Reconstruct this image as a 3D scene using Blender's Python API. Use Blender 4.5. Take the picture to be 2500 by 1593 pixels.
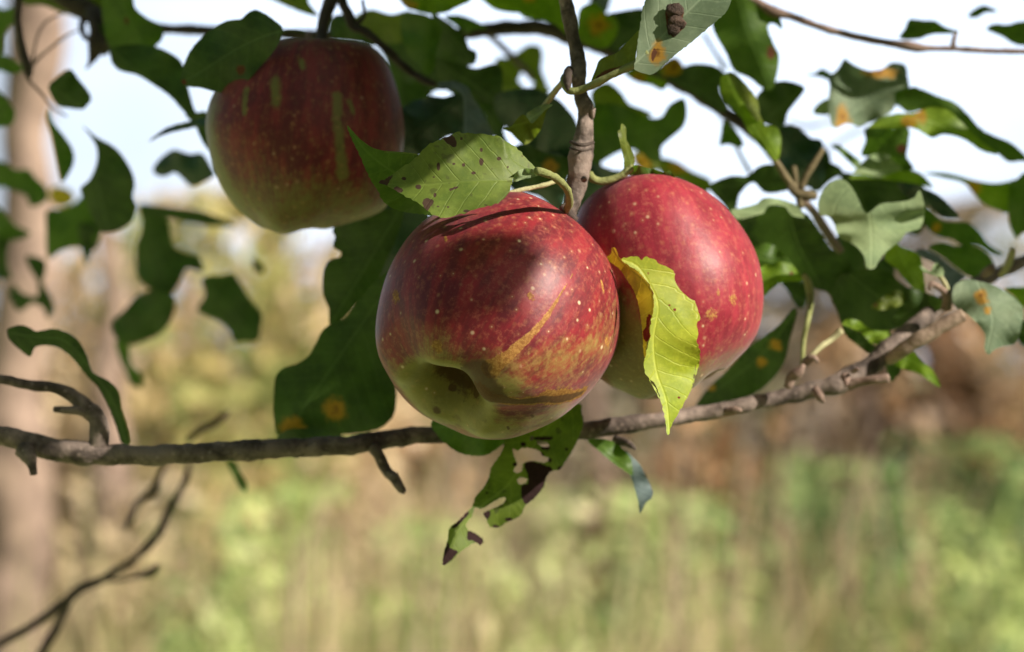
import bpy, math, random
import numpy as np
from mathutils import Vector, noise as mnoise
from mathutils.geometry import delaunay_2d_cdt

sc = bpy.context.scene
for o in list(bpy.data.objects):
    bpy.data.objects.remove(o)
COL = sc.collection
rng = random.Random(7)
nrng = np.random.default_rng(7)

# ------------------------------------------------------------------ camera
PITCH = math.radians(1.0)
CAM = np.array([0.0, 0.0, 1.5])
RIGHT = np.array([1.0, 0, 0])
FWD = np.array([0, math.cos(PITCH), math.sin(PITCH)])
UP = np.array([0, -math.sin(PITCH), math.cos(PITCH)])
K = 22.3 / 55.0 / 2500.0          # metres per photo pixel per metre of depth
cd = bpy.data.cameras.new('camera')
cd.lens = 55; cd.sensor_width = 22.3; cd.sensor_fit = 'HORIZONTAL'
cd.clip_start = 0.02; cd.clip_end = 3000
cd.dof.use_dof = True; cd.dof.focus_distance = 0.832; cd.dof.aperture_fstop = 5.6
cam = bpy.data.objects.new('camera', cd); COL.objects.link(cam)
cam.location = CAM; cam.rotation_euler = (math.radians(90) + PITCH, 0, 0)
sc.camera = cam

# ------------------------------------------------------------------ sun, sky, exposure
SUN = np.array([0.77, -0.42, 0.52]); SUN = SUN / np.linalg.norm(SUN)   # towards the sun
elev = math.asin(SUN[2]); azim = math.atan2(SUN[0], SUN[1])
w = bpy.data.worlds.new('World'); sc.world = w; w.use_nodes = True
nt = w.node_tree
sky = nt.nodes.new('ShaderNodeTexSky'); sky.sky_type = 'NISHITA'; sky.sun_disc = False
sky.sun_elevation = elev; sky.sun_rotation = azim; sky.altitude = 200; sky.dust_density = 5.0; sky.air_density = 1.0
bg = nt.nodes['Background']; bg.inputs[1].default_value = 0.05
# bright haze added low in the sky ahead to whiten it, overhead fill kept low
tc_ = nt.nodes.new('ShaderNodeTexCoord'); sx_ = nt.nodes.new('ShaderNodeSeparateXYZ'); nt.links.new(tc_.outputs['Generated'], sx_.inputs[0])
def mr_(sock, a, b):
    q = nt.nodes.new('ShaderNodeMapRange'); q.interpolation_type = 'SMOOTHSTEP'; nt.links.new(sock, q.inputs[0]); q.inputs[1].default_value = a; q.inputs[2].default_value = b; return q.outputs[0]
nz_ = nt.nodes.new('ShaderNodeTexNoise'); nz_.inputs['Scale'].default_value = 5.; nz_.inputs['Detail'].default_value = 5.; nt.links.new(tc_.outputs['Generated'], nz_.inputs['Vector'])
m1_ = nt.nodes.new('ShaderNodeMath'); m1_.operation = 'MULTIPLY'; nt.links.new(mr_(sx_.outputs[1], .70, .90), m1_.inputs[0]); nt.links.new(mr_(sx_.outputs[2], .45, .15), m1_.inputs[1])
m2_ = nt.nodes.new('ShaderNodeMath'); m2_.operation = 'MULTIPLY'; nt.links.new(m1_.outputs[0], m2_.inputs[0]); q_ = mr_(nz_.outputs[0], .3, .62); q_.node.inputs[3].default_value = .66; nt.links.new(q_, m2_.inputs[1])
cl_ = nt.nodes.new('ShaderNodeMix'); cl_.data_type = 'RGBA'; cl_.blend_type = 'ADD'; nt.links.new(m2_.outputs[0], cl_.inputs[0]); nt.links.new(sky.outputs[0], cl_.inputs[6]); cl_.inputs[7].default_value = (12.2, 13.9, 17.2, 1)
nt.links.new(cl_.outputs[2], bg.inputs[0])
ld = bpy.data.lights.new('sun', 'SUN'); ld.energy = 4.2; ld.angle = math.radians(0.53); ld.color = (1.0, 0.93, 0.82)
lo = bpy.data.objects.new('sun', ld); COL.objects.link(lo)
lo.rotation_euler = Vector(SUN).to_track_quat('Z', 'Y').to_euler()
sc.view_settings.view_transform = 'Standard'; sc.view_settings.look = 'None'
sc.view_settings.exposure = 0.68; sc.view_settings.gamma = 1.0
sc.cycles.max_bounces = 8; sc.cycles.transmission_bounces = 4; sc.cycles.use_denoising = True

# ------------------------------------------------------------------ helpers: coordinates
def P(px, py, d):
    return CAM + RIGHT * ((px - 1250) * K * d) - UP * ((py - 796.5) * K * d) + FWD * d
def proj(v):
    q = np.asarray(v) - CAM
    d = q @ FWD
    return 1250 + (q @ RIGHT) / (K * d), 796.5 - (q @ UP) / (K * d), d
REG = {'R1': (0, 0, .3911), 'R2': (400, 0, .3911), 'R3': (900, 0, .3911), 'R4': (1400, 0, .3911), 'R5': (1900, 0, .3911),
       'R6': (1900, 400, .3911), 'R7': (1400, 400, .3911), 'R8': (0, 500, .3911), 'S1': (900, 450, .4237), 'S2': (500, 500, .3911),
       'S3': (0, 1000, .3866), 'S4': (850, 950, .4191), 'S5': (1500, 900, .4517), 'S6': (800, 280, .26993), 'F': (0, 0, 1.0386), 'N': (0, 0, 1),
       'T1': (0, 0, .22816), 'T2': (0, 380, .26076), 'T3': (1000, 0, .26076), 'T4': (1900, 450, .26076)}
def Z(reg, pts):
    x0, y0, s = REG[reg]
    return [(x0 + p[0] * s, y0 + p[1] * s) + tuple(p[2:]) for p in pts]

# ------------------------------------------------------------------ helpers: objects
def tag(o, label=None, cat=None, group=None, kind=None):
    if label: o['label'] = label
    if cat: o['category'] = cat
    if group: o['group'] = group
    if kind: o['kind'] = kind
    return o
def link(name, me, mat=None, parent=None):
    o = bpy.data.objects.new(name, me); COL.objects.link(o)
    if mat is not None:
        for m in (mat if isinstance(mat, (list, tuple)) else [mat]): me.materials.append(m)
    if parent is not None: o.parent = parent; o.matrix_parent_inverse = parent.matrix_world.inverted() if False else o.matrix_parent_inverse
    return o
def empty(name, loc):
    o = bpy.data.objects.new(name, None); COL.objects.link(o); o.location = loc; o.empty_display_size = .01
    return o
def mesh_np(name, V, F, smooth=True):
    me = bpy.data.meshes.new(name)
    V = np.asarray(V, dtype=np.float32)
    me.from_pydata(V.tolist(), [], F)
    if smooth: me.polygons.foreach_set('use_smooth', [True] * len(me.polygons))
    return me
def fast_mesh(name, V, F4, smooth=True):
    """V (n,3), F4 (m,k) ints, all faces of k corners."""
    V = np.asarray(V, np.float32); F4 = np.asarray(F4, np.int32)
    m, k = F4.shape
    me = bpy.data.meshes.new(name)
    me.vertices.add(len(V)); me.vertices.foreach_set('co', V.ravel())
    me.loops.add(m * k); me.loops.foreach_set('vertex_index', F4.ravel())
    me.polygons.add(m); me.polygons.foreach_set('loop_start', np.arange(0, m * k, k, dtype=np.int32))
    me.polygons.foreach_set('loop_total', np.full(m, k, np.int32))
    me.update(calc_edges=True)
    if smooth: me.polygons.foreach_set('use_smooth', [True] * m)
    return me
def vattr(me, name, arr):
    arr = np.asarray(arr, np.float32)
    a = me.attributes.new(name, 'FLOAT_VECTOR' if arr.ndim == 2 else 'FLOAT', 'POINT')
    a.data.foreach_set('vector' if arr.ndim == 2 else 'value', arr.ravel())
def rebase(o, origin):
    """move the mesh origin to a sensible place without moving the shape"""
    me = o.data
    n = len(me.vertices); c = np.empty(n * 3, np.float32); me.vertices.foreach_get('co', c)
    c = c.reshape(-1, 3) - np.asarray(origin, np.float32); me.vertices.foreach_set('co', c.ravel()); o.location = origin; me.update()

# ------------------------------------------------------------------ helpers: materials
class NT:
    def __init__(s, name):
        s.m = bpy.data.materials.new(name); s.m.use_nodes = True; s.t = s.m.node_tree; s.n = s.t.nodes
        s.bsdf = s.n['Principled BSDF']; s.out = s.n['Material Output']
    def new(s, typ, **kw):
        nd = s.n.new(typ)
        for k, v in kw.items(): setattr(nd, k, v)
        return nd
    def put(s, sock, v):
        if v is None: return
        if hasattr(v, 'is_output'): s.t.links.new(v, sock)
        elif isinstance(v, (tuple, list)) and len(v) == 3 and sock.type == 'RGBA': sock.default_value = (*v, 1)
        else: sock.default_value = v
    def math(s, op, a, b=None, c=None, clamp=False):
        nd = s.new('ShaderNodeMath', operation=op, use_clamp=clamp)
        s.put(nd.inputs[0], a); s.put(nd.inputs[1], b); s.put(nd.inputs[2], c)
        return nd.outputs[0]
    def mix(s, f, a, b, mode='MIX'):
        nd = s.new('ShaderNodeMix', data_type='RGBA', blend_type=mode)
        s.put(nd.inputs[0], f); s.put(nd.inputs[6], a); s.put(nd.inputs[7], b)
        return nd.outputs[2]
    def noise(s, vec, scale, detail=3, rough=.55, dist=0.):
        nd = s.new('ShaderNodeTexNoise'); s.put(nd.inputs['Vector'], vec)
        nd.inputs['Scale'].default_value = scale; nd.inputs['Detail'].default_value = detail
        nd.inputs['Roughness'].default_value = rough; nd.inputs['Distortion'].default_value = dist
        return nd.outputs[0]
    def ramp(s, f, lo, hi, a=0., b=1.):
        nd = s.new('ShaderNodeMapRange', interpolation_type='SMOOTHSTEP'); s.put(nd.inputs[0], f)
        nd.inputs[1].default_value = lo; nd.inputs[2].default_value = hi; nd.inputs[3].default_value = a; nd.inputs[4].default_value = b
        return nd.outputs[0]
    def attr(s, name, out='Fac'):
        nd = s.new('ShaderNodeAttribute'); nd.attribute_name = name
        return nd.outputs[out]
    def scaled(s, vec, sc3):
        nd = s.new('ShaderNodeMapping'); s.put(nd.inputs[0], vec); nd.inputs['Scale'].default_value = sc3
        return nd.outputs[0]
    def bump(s, h, strength, dist):
        nd = s.new('ShaderNodeBump'); nd.inputs['Strength'].default_value = strength; nd.inputs['Distance'].default_value = dist
        s.put(nd.inputs['Height'], h); s.t.links.new(nd.outputs[0], s.bsdf.inputs['Normal'])
        return nd.outputs[0]
    def obj(s):
        return s.new('ShaderNodeTexCoord').outputs['Object']

def leaf_material(name, c1, c2, rough=.5, trans=.35, tcol=None, spotcol=(.085, .035, .02), vein=.25, blotch=.5, spec=.4, speck=0.):
    """blade: soft blotches, midrib and side veins from the leaf's own (u, v), brown spots and rusty rings from its marks"""
    t = NT(name)
    o = t.obj()
    uv = t.attr('leafuv', 'Vector')
    sep = t.new('ShaderNodeSeparateXYZ'); t.put(sep.inputs[0], uv)
    u, v = sep.outputs[0], sep.outputs[1]
    n1 = t.noise(o, 70, 4, .6)
    col = t.mix(t.ramp(n1, .5 - blotch * .25, .5 + blotch * .25), c1, c2)
    n2 = t.noise(o, 420, 3, .7)
    col = t.mix(t.math('MULTIPLY', t.ramp(n2, .45, .75), .35), col, tuple(x * 1.5 for x in c2))
    # veins
    au = t.math('ABSOLUTE', u)
    mid = t.ramp(au, .035, .0)
    ph = t.math('SUBTRACT', t.math('MULTIPLY', v, 10.), t.math('MULTIPLY', au, 2.6))
    ph = t.math('ADD', ph, t.math('MULTIPLY', t.noise(o, 60, 2), .5))
    fr = t.math('ABSOLUTE', t.math('SUBTRACT', t.math('FRACT', ph), .5))
    side = t.ramp(fr, .07, .0)
    vm = t.math('MAXIMUM', mid, t.math('MULTIPLY', side, .6))
    col = t.mix(t.math('MULTIPLY', vm, vein), col, tuple(min(1, x * 1.7 + .05) for x in c2))
    if speck:
        n3 = t.noise(o, 260, 2, .5)
        col = t.mix(t.math('MULTIPLY', t.ramp(n3, .62, .70), speck), col, spotcol)
    ring = t.attr('ring'); spot = t.attr('spot')
    wob = t.math('MULTIPLY', t.math('SUBTRACT', t.noise(o, 500, 3), .5), .5)
    rg = t.math('ADD', ring, t.math('MULTIPLY', t.math('SUBTRACT', t.noise(o, 230, 4, .6), .5), 1.5)); rg = t.math('MULTIPLY', rg, t.ramp(ring, .0, .2))
    col = t.mix(t.math('MULTIPLY', t.ramp(rg, .2, .75), .85), col, (.50, .24, .02))
    col = t.mix(t.math('MULTIPLY', t.ramp(rg, .85, 1.15), .75), col, (.16, .055, .015))
    sp = t.math('ADD', spot, wob)
    spm = t.ramp(sp, .35, .6)
    col = t.mix(spm, col, t.mix(n2, spotcol, tuple(x * 2.2 + .004 for x in spotcol)))
    b = t.bsdf
    t.put(b.inputs['Base Color'], col)
    t.put(b.inputs['Roughness'], rough); t.put(b.inputs['Specular IOR Level'], t.math('MULTIPLY', t.math('SUBTRACT', 1., spm), spec))
    h = t.math('ADD', t.math('MULTIPLY', vm, -.8), t.math('MULTIPLY', n2, .35))
    nrm = t.bump(h, .35, .0006)
    tr = t.new('ShaderNodeBsdfTranslucent')
    tc = t.mix(1., col, tcol or (1.3, 1.6, .5), 'MULTIPLY')
    t.put(tr.inputs[0], tc); t.t.links.new(nrm, tr.inputs['Normal'])
    mx = t.new('ShaderNodeMixShader')
    t.put(mx.inputs[0], t.math('MULTIPLY', t.math('SUBTRACT', 1., t.math('MULTIPLY', spm, .7)), trans))
    t.t.links.new(b.outputs[0], mx.inputs[1]); t.t.links.new(tr.outputs[0], mx.inputs[2])
    t.t.links.new(mx.outputs[0], t.out.inputs[0])
    return t.m

M = {}
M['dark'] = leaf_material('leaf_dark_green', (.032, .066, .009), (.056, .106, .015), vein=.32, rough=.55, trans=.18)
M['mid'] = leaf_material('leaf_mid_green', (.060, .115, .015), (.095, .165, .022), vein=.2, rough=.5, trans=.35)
M['olive'] = leaf_material('leaf_olive', (.110, .140, .020), (.160, .190, .030), vein=.2, trans=.4)
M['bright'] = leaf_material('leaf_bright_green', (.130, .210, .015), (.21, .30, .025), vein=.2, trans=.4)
M['pale'] = leaf_material('leaf_pale_underside', (.22, .29, .15), (.30, .37, .19), vein=.3, rough=.7, trans=.3, spec=.2, tcol=(1., 1.2, .6))
M['grey'] = leaf_material('leaf_grey_green', (.16, .215, .13), (.22, .27, .17), vein=.35, rough=.65, trans=.2, spec=.25, tcol=(1., 1.2, .7))
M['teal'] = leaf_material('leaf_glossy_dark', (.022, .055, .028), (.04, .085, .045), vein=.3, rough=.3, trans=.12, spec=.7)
M['slate'] = leaf_material('leaf_bluish_underside', (.12, .165, .165), (.17, .22, .21), vein=.4, rough=.6, trans=.15, tcol=(1., 1.1, .9))
M['spotted'] = leaf_material('leaf_spotted_green', (.095, .15, .02), (.175, .225, .038), vein=.13, rough=.55, trans=.3, speck=.4, spotcol=(.045, .028, .02), blotch=.9)
M['yellow'] = leaf_material('leaf_yellow_green', (.34, .44, .022), (.52, .57, .05), vein=.3, rough=.5, blotch=.9, trans=.42, tcol=(1.1, 1.25, .4), spotcol=(.12, .02, .015))
M['amber'] = leaf_material('leaf_amber_half', (.50, .40, .03), (.60, .50, .06), vein=.35, rough=.6, trans=.35, tcol=(1.2, 1., .4), spotcol=(.14, .02, .015))
M['tatter'] = leaf_material('leaf_tattered', (.085, .125, .014), (.14, .185, .022), vein=.25, rough=.6, trans=.35, spotcol=(.022, .012, .012), speck=.5)

def bark_material(name, c1, c2, scale=1., lent=.22):
    t = NT(name); o = t.obj()
    n1 = t.noise(o, 90 * scale, 5, .65, .4)
    n2 = t.noise(o, 500 * scale, 4, .7)
    col = t.mix(t.ramp(n1, .3, .7), c1, c2)
    col = t.mix(t.math('MULTIPLY', t.ramp(n2, .55, .75), .5), col, tuple(x * .35 for x in c1))
    vo = t.new('ShaderNodeTexVoronoi'); t.put(vo.inputs['Vector'], o); vo.inputs['Scale'].default_value = 260 * scale
    l = t.ramp(vo.outputs['Distance'], .22, .12)
    col = t.mix(t.math('MULTIPLY', l, lent), col, tuple(min(1, x * 2.2) for x in c2))
    t.put(t.bsdf.inputs['Base Color'], col); t.put(t.bsdf.inputs['Roughness'], .75); t.put(t.bsdf.inputs['Specular IOR Level'], .3)
    t.bump(t.math('ADD', t.math('MULTIPLY', n1, 1.), t.math('MULTIPLY', n2, .5)), .7, .0015)
    return t.m
M['bark'] = bark_material('bark_grey_brown', (.06, .044, .036), (.34, .26, .215))
M['bark_dark'] = bark_material('bark_dark', (.06, .042, .034), (.12, .09, .072))
M['bark_olive'] = bark_material('bark_olive_brown', (.13, .10, .05), (.24, .19, .10), lent=.2)
M['bark_tan'] = bark_material('bark_tan', (.30, .21, .15), (.42, .31, .225))
M['bark_red'] = bark_material('bark_reddish', (.20, .13, .10), (.33, .23, .18))
M['gall'] = bark_material('gall_crust', (.035, .022, .016), (.10, .06, .042), 2.5, .1)
M['green_twig'] = bark_material('green_stalk', (.20, .22, .07), (.32, .33, .13), lent=.1)
M['pale_twig'] = bark_material('pale_stalk', (.42, .40, .20), (.52, .48, .27), lent=.1)

# ------------------------------------------------------------------ leaves
def catmull_closed(p, n):
    p = np.asarray(p, float); m = len(p); out = []
    for i in range(m):
        a, b, c, d = p[i - 1], p[i], p[(i + 1) % m], p[(i + 2) % m]
        L = np.hypot(*(c - b)); k = max(2, int(L / n))
        for j in range(k):
            t = j / k
            out.append(.5 * (2 * b + (c - a) * t + (2 * a - 5 * b + 4 * c - d) * t * t + (3 * b - a - 3 * c + d) * t ** 3))
    return np.array(out)
def catmull_open(p, step):
    p = np.asarray(p, float); q = np.vstack([2 * p[0] - p[1], p, 2 * p[-1] - p[-2]]); out = []
    for i in range(1, len(q) - 2):
        a, b, c, d = q[i - 1], q[i], q[i + 1], q[i + 2]
        k = max(2, int(np.linalg.norm(c[:3] - b[:3]) / step))
        for j in range(k):
            t = j / k
            out.append(.5 * (2 * b + (c - a) * t + (2 * a - 5 * b + 4 * c - d) * t * t + (3 * b - a - 3 * c + d) * t ** 3))
    out.append(p[-1])
    return np.array(out)
def inside(poly, pts):
    poly = np.asarray(poly); x, y = pts[:, 0], pts[:, 1]; r = np.zeros(len(pts), bool); j = len(poly) - 1
    for i in range(len(poly)):
        xi, yi = poly[i]; xj, yj = poly[j]
        c = ((yi > y) != (yj > y)) & (x < (xj - xi) * (y - yi) / (yj - yi + 1e-12) + xi)
        r ^= c; j = i
    return r
def serrate(o, amp, lam):
    d = np.roll(o, -1, 0) - np.roll(o, 1, 0); L = np.hypot(d[:, 0], d[:, 1]) + 1e-9
    nrm = np.stack([d[:, 1], -d[:, 0]], 1) / L[:, None]
    area = .5 * np.sum(o[:, 0] * np.roll(o[:, 1], -1) - o[:, 1] * np.roll(o[:, 0], -1))
    if area < 0: nrm = -nrm
    s = np.cumsum(np.hypot(*(np.roll(o, -1, 0) - o).T)); ph = s / lam + .35 * np.sin(s / lam * .7)
    f = ph % 1.0
    tooth = np.where(f < .75, f / .75, (1 - f) / .25) - .5
    return o + nrm * (tooth * amp * (.7 + .5 * np.sin(s / lam * 1.9)))[:, None]

LIT = []      # world points the sun reaches in the photograph
SHADE = []    # world points that the added crown leaves are placed to shade
def blade_mesh(reg, pts, d, base=None, tip=None, rib=None, up=0., rt=0., fold=.25, bend=0., wave=.0018, step=None, ser=0., lam=22,
               spots=(), rings=(), holes=(), patches=(), smooth=True, seed=0, dfun=None):
    pts = Z(reg, pts) if reg else pts
    poly = np.array([p[:2] for p in pts], float)
    sharp = d < .93
    step = step or (5 if sharp else 9)
    o = catmull_closed(poly, step * .7) if smooth else np.vstack([np.linspace(poly[i], poly[(i + 1) % len(poly)], max(2, int(np.hypot(*(poly[(i + 1) % len(poly)] - poly[i])) / (step * .7))), endpoint=False) for i in range(len(poly))])
    if not ser and .93 <= d < 1.1: ser, lam = 1.6, 19
    if ser: o = serrate(o, ser, lam)
    hs = []
    for h in holes:
        hp = catmull_closed(np.array(Z(reg, h), float), step * .6)
        hs.append(serrate(hp, 4, 9))
    mn, mx = o.min(0), o.max(0)
    gx, gy = np.meshgrid(np.arange(mn[0], mx[0], step), np.arange(mn[1], mx[1], step))
    g = np.stack([gx.ravel(), gy.ravel()], 1)
    r_ = np.random.default_rng(seed + 5)
    g = g + r_.uniform(-.2, .2, g.shape) * step
    ok = inside(o, g)
    for h in hs: ok &= ~inside(h, g)
    g = g[ok]
    bd = np.vstack([o] + hs)
    if len(g):
        keep = np.ones(len(g), bool)
        for i in range(0, len(g), 512):
            dd = ((g[i:i + 512, None, :] - bd[None]) ** 2).sum(2).min(1)
            keep[i:i + 512] = dd > (step * .45) ** 2
        g = g[keep]
    edges = [(i, (i + 1) % len(o)) for i in range(len(o))]; k = len(o)
    for h in hs:
        edges += [(k + i, k + (i + 1) % len(h)) for i in range(len(h))]; k += len(h)
    allp = np.vstack([bd, g])
    vo, eo, fo, *_ = delaunay_2d_cdt([Vector(p) for p in allp], edges, [], 0, 1e-5)
    V2 = np.array([tuple(v) for v in vo]); F = np.array([f for f in fo if len(f) == 3])
    cen = V2[F].mean(1)
    ok = inside(o, cen)
    for h in hs: ok &= ~inside(h, cen)
    F = F[ok]
    # rib
    if rib is not None: rb = np.array(Z(reg, rib) if reg else rib, float)
    else:
        if base is not None: a = np.array(Z(reg, [base])[0]); b = np.array(Z(reg, [tip])[0])
        else:
            dm = ((poly[:, None] - poly[None]) ** 2).sum(2); i, j = np.unravel_index(dm.argmax(), dm.shape); a, b = poly[i], poly[j]
        rb = np.array([a, (a + b) / 2 + 0.0, b])
    rb = catmull_open(rb, 12.)
    seg = rb[1:] - rb[:-1]; sl = np.hypot(seg[:, 0], seg[:, 1]); cum = np.concatenate([[0], np.cumsum(sl)]); Lr = cum[-1]
    bestd = np.full(len(V2), 1e18); uu = np.zeros(len(V2)); vv = np.zeros(len(V2))
    for i in range(len(seg)):
        tt = ((V2 - rb[i]) @ seg[i]) / (sl[i] ** 2 + 1e-9)
        tc = np.clip(tt, 0, 1); q = rb[i] + tc[:, None] * seg[i]; dv = V2 - q; dist = np.hypot(dv[:, 0], dv[:, 1])
        cr = seg[i, 0] * dv[:, 1] - seg[i, 1] * dv[:, 0]
        m = dist < bestd
        bestd[m] = dist[m]; uu[m] = (np.sign(cr) * dist)[m]; vv[m] = ((cum[i] + tc * sl[i]) / Lr)[m]
    mpp = K * d
    X = (V2[:, 0] - rb[:, 0].mean()) * mpp; Y = -(V2[:, 1] - rb[:, 1].mean()) * mpp; U = uu * mpp
    half = max(np.abs(U).max(), 1e-4); L = Lr * mpp
    ph = seed * 1.7
    dep = d + rt * X + up * Y + fold * (np.sqrt(U * U + 1e-6) - 1e-3) + bend * L * (vv - .5) ** 2 * 4
    if callable(wave): dep = dep + wave(uu, vv)
    else: dep = dep + wave * np.sin(vv * 13 + ph + np.sign(U) * .8) * (np.abs(U) / half) ** 1.3 * 1.5 + wave * .7 * np.sin(vv * 5 + ph * 2)
    # quilting between the side veins
    dep = dep + .00010 * np.sin((vv * 10 - np.abs(U) / half * 2.2) * 2 * math.pi) * (np.abs(U) / half) * (1 if sharp else 2)
    if dfun is not None: dep = dep + dfun(V2[:, 0], V2[:, 1])
    W = CAM + RIGHT * ((V2[:, 0] - 1250) * K * dep)[:, None] - UP * ((V2[:, 1] - 796.5) * K * dep)[:, None] + FWD * dep[:, None]
    me = fast_mesh('blade', W, F)
    # orient faces to camera
    a = W[F[:, 0]]; nrm = np.cross(W[F[:, 1]] - a, W[F[:, 2]] - a)
    if (nrm @ FWD).sum() > 0: me.flip_normals()
    vattr(me, 'leafuv', np.stack([U / .02, vv * L / .06, vv], 1))
    sp = np.zeros(len(V2)); rg = np.zeros(len(V2))
    def blob(lst, arr):
        for s in lst:
            c = Z(reg, [s[:2]])[0]; rr = s[2] * (REG[reg][2] if reg else 1); ry = (s[3] if len(s) > 3 else s[2]) * (REG[reg][2] if reg else 1)
            dd = np.hypot((V2[:, 0] - c[0]) / rr, (V2[:, 1] - c[1]) / ry)
            np.maximum(arr, np.clip(1.15 - dd * .62, 0, 1) * (dd < 1.7), out=arr)
    blob(spots, sp); blob(rings, rg)
    for pa in patches:
        pp = catmull_closed(np.array(Z(reg, pa), float), 6)
        ins = inside(pp, V2)
        dd = np.sqrt(((V2[:, None] - pp[None]) ** 2).sum(2).min(1))
        sp = np.maximum(sp, np.where(ins, np.clip(.5 + dd / 8, 0, 1), np.clip(.5 - dd / 8, 0, 1)))
    vattr(me, 'spot', sp); vattr(me, 'ring', rg)
    return me, W, rb, dep
NLEAF = [0]
def lf(label, mat, reg, pts, d, lit=None, petiole=None, pr=.0011, pmat='green_twig', extra=None, **kw):
    """one apple leaf; lit=True puts it in the sun, False adds crown leaves to shade it"""
    NLEAF[0] += 1
    if lit is False and d > .93: kw['rt'] = kw.get('rt', 0.) - .45; kw['up'] = kw.get('up', 0.) - .3
    me, W, rb, dep = blade_mesh(reg, pts, d, seed=NLEAF[0], **kw)
    stepn = max(1, len(W) // 5)
    if lit is True: LIT.extend(W[::max(1, len(W) // 30)])
    if lit is False: SHADE.extend(W[::max(1, len(W) // 12)])
    b3 = P(rb[0][0], rb[0][1], d)
    if petiole or extra:
        root = empty('apple_leaf', b3); bpy.context.view_layer.update()
        o = link('blade', me, M[mat]); rebase(o, b3); o.location = (0, 0, 0); o.parent = root
        if petiole:
            pm = tube_mesh([tuple(p) for p in (Z(petiole[0], petiole[1]))], pr, seg=10, rough=.25, fr=260.)
            po = link('stalk', pm, M[pmat]); rebase(po, b3); po.location = (0, 0, 0); po.parent = root
        for nm, em, emat in (extra or []):
            eo = link(nm, em, M[emat]); rebase(eo, b3); eo.location = (0, 0, 0); eo.parent = root
        return tag(root, label, 'leaf', 'leaves of the apple tree')
    o = link('apple_leaf', me, M[mat]); rebase(o, b3)
    return tag(o, label, 'leaf', 'leaves of the apple tree')

# ------------------------------------------------------------------ tubes (branches, stalks)
def tube_world(C, R, seg=12, rough=0., seed=0, caps=True, fr=120.):
    C = np.asarray(C, float); n = len(C); T = np.gradient(C, axis=0); T /= np.linalg.norm(T, axis=1)[:, None] + 1e-12
    ref = np.array([0, 1.0, 0.05]); V = []
    for i in range(n):
        a = np.cross(T[i], ref); a /= np.linalg.norm(a) + 1e-9; b = np.cross(a, T[i])
        for k in range(seg):
            th = 2 * math.pi * k / seg
            dirv = a * math.cos(th) + b * math.sin(th); p = C[i] + dirv * R[i]
            f = 1.
            if rough: f += rough * (mnoise.noise(Vector(p * fr + seed)) + .5 * mnoise.noise(Vector(p * fr * 3 + seed)))
            V.append(C[i] + dirv * R[i] * f)
    F = []
    for i in range(n - 1):
        for k in range(seg):
            F.append((i * seg + k, i * seg + (k + 1) % seg, (i + 1) * seg + (k + 1) % seg, (i + 1) * seg + k))
    if caps:
        V.append(C[0] - T[0] * R[0] * .3); V.append(C[-1] + T[-1] * R[-1] * .3); a = len(V) - 2
        for k in range(seg):
            F.append((a, (k + 1) % seg, k)); F.append((a + 1, (n - 1) * seg + k, (n - 1) * seg + (k + 1) % seg))
    return mesh_np('tube', V, F)
def tube_mesh(pts, r=None, seg=12, rough=0., seed=0, step=6., fr=120.):
    """pts: (px, py, depth[, width_px]) in photo pixels; r in metres overrides the width"""
    p = np.array([tuple(q) + ((0,) if len(q) < 4 else ()) for q in pts], float)
    q = catmull_open(np.column_stack([p[:, 0], p[:, 1], p[:, 2] * 0, p[:, 2], p[:, 3]]), step)
    C = np.array([P(a[0], a[1], a[3]) for a in q]); R = np.array([r if r else max(a[4], .5) * .5 * K * a[3] for a in q])
    return tube_world(C, R, seg, rough, seed, fr=fr)
def branch(label, mat, parts, lit=None, name='branch', cat='branch'):
    """parts: list of (part name, region, points with depth and width, material or None)"""
    first = Z(parts[0][1], parts[0][2])[0]
    b3 = P(first[0], first[1], first[2]); root = empty(name, b3)
    for i, pt in enumerate(parts):
        nm, reg, pts = pt[:3]; mt = pt[3] if len(pt) > 3 and pt[3] else mat
        q = [(x, y, dd, ww * REG[reg][2]) for x, y, dd, ww in Z(reg, pts)]
        if nm == 'bud': q[-1] = (*q[-1][:3], q[-1][3] * .45)
        me = tube_mesh(q, None, 14, .22 if mt.startswith('bark') else .06, seed=i * 3.3, fr=150.)
        o = link(nm, me, M[mt]); rebase(o, b3); o.location = (0, 0, 0); o.parent = root
        if lit is not None and i == 0:
            pts3 = [P(a, b, c) for a, b, c, _ in q]; (LIT if lit else SHADE).extend(pts3)
    return tag(root, label, cat, 'branches of the apple tree')

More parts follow.
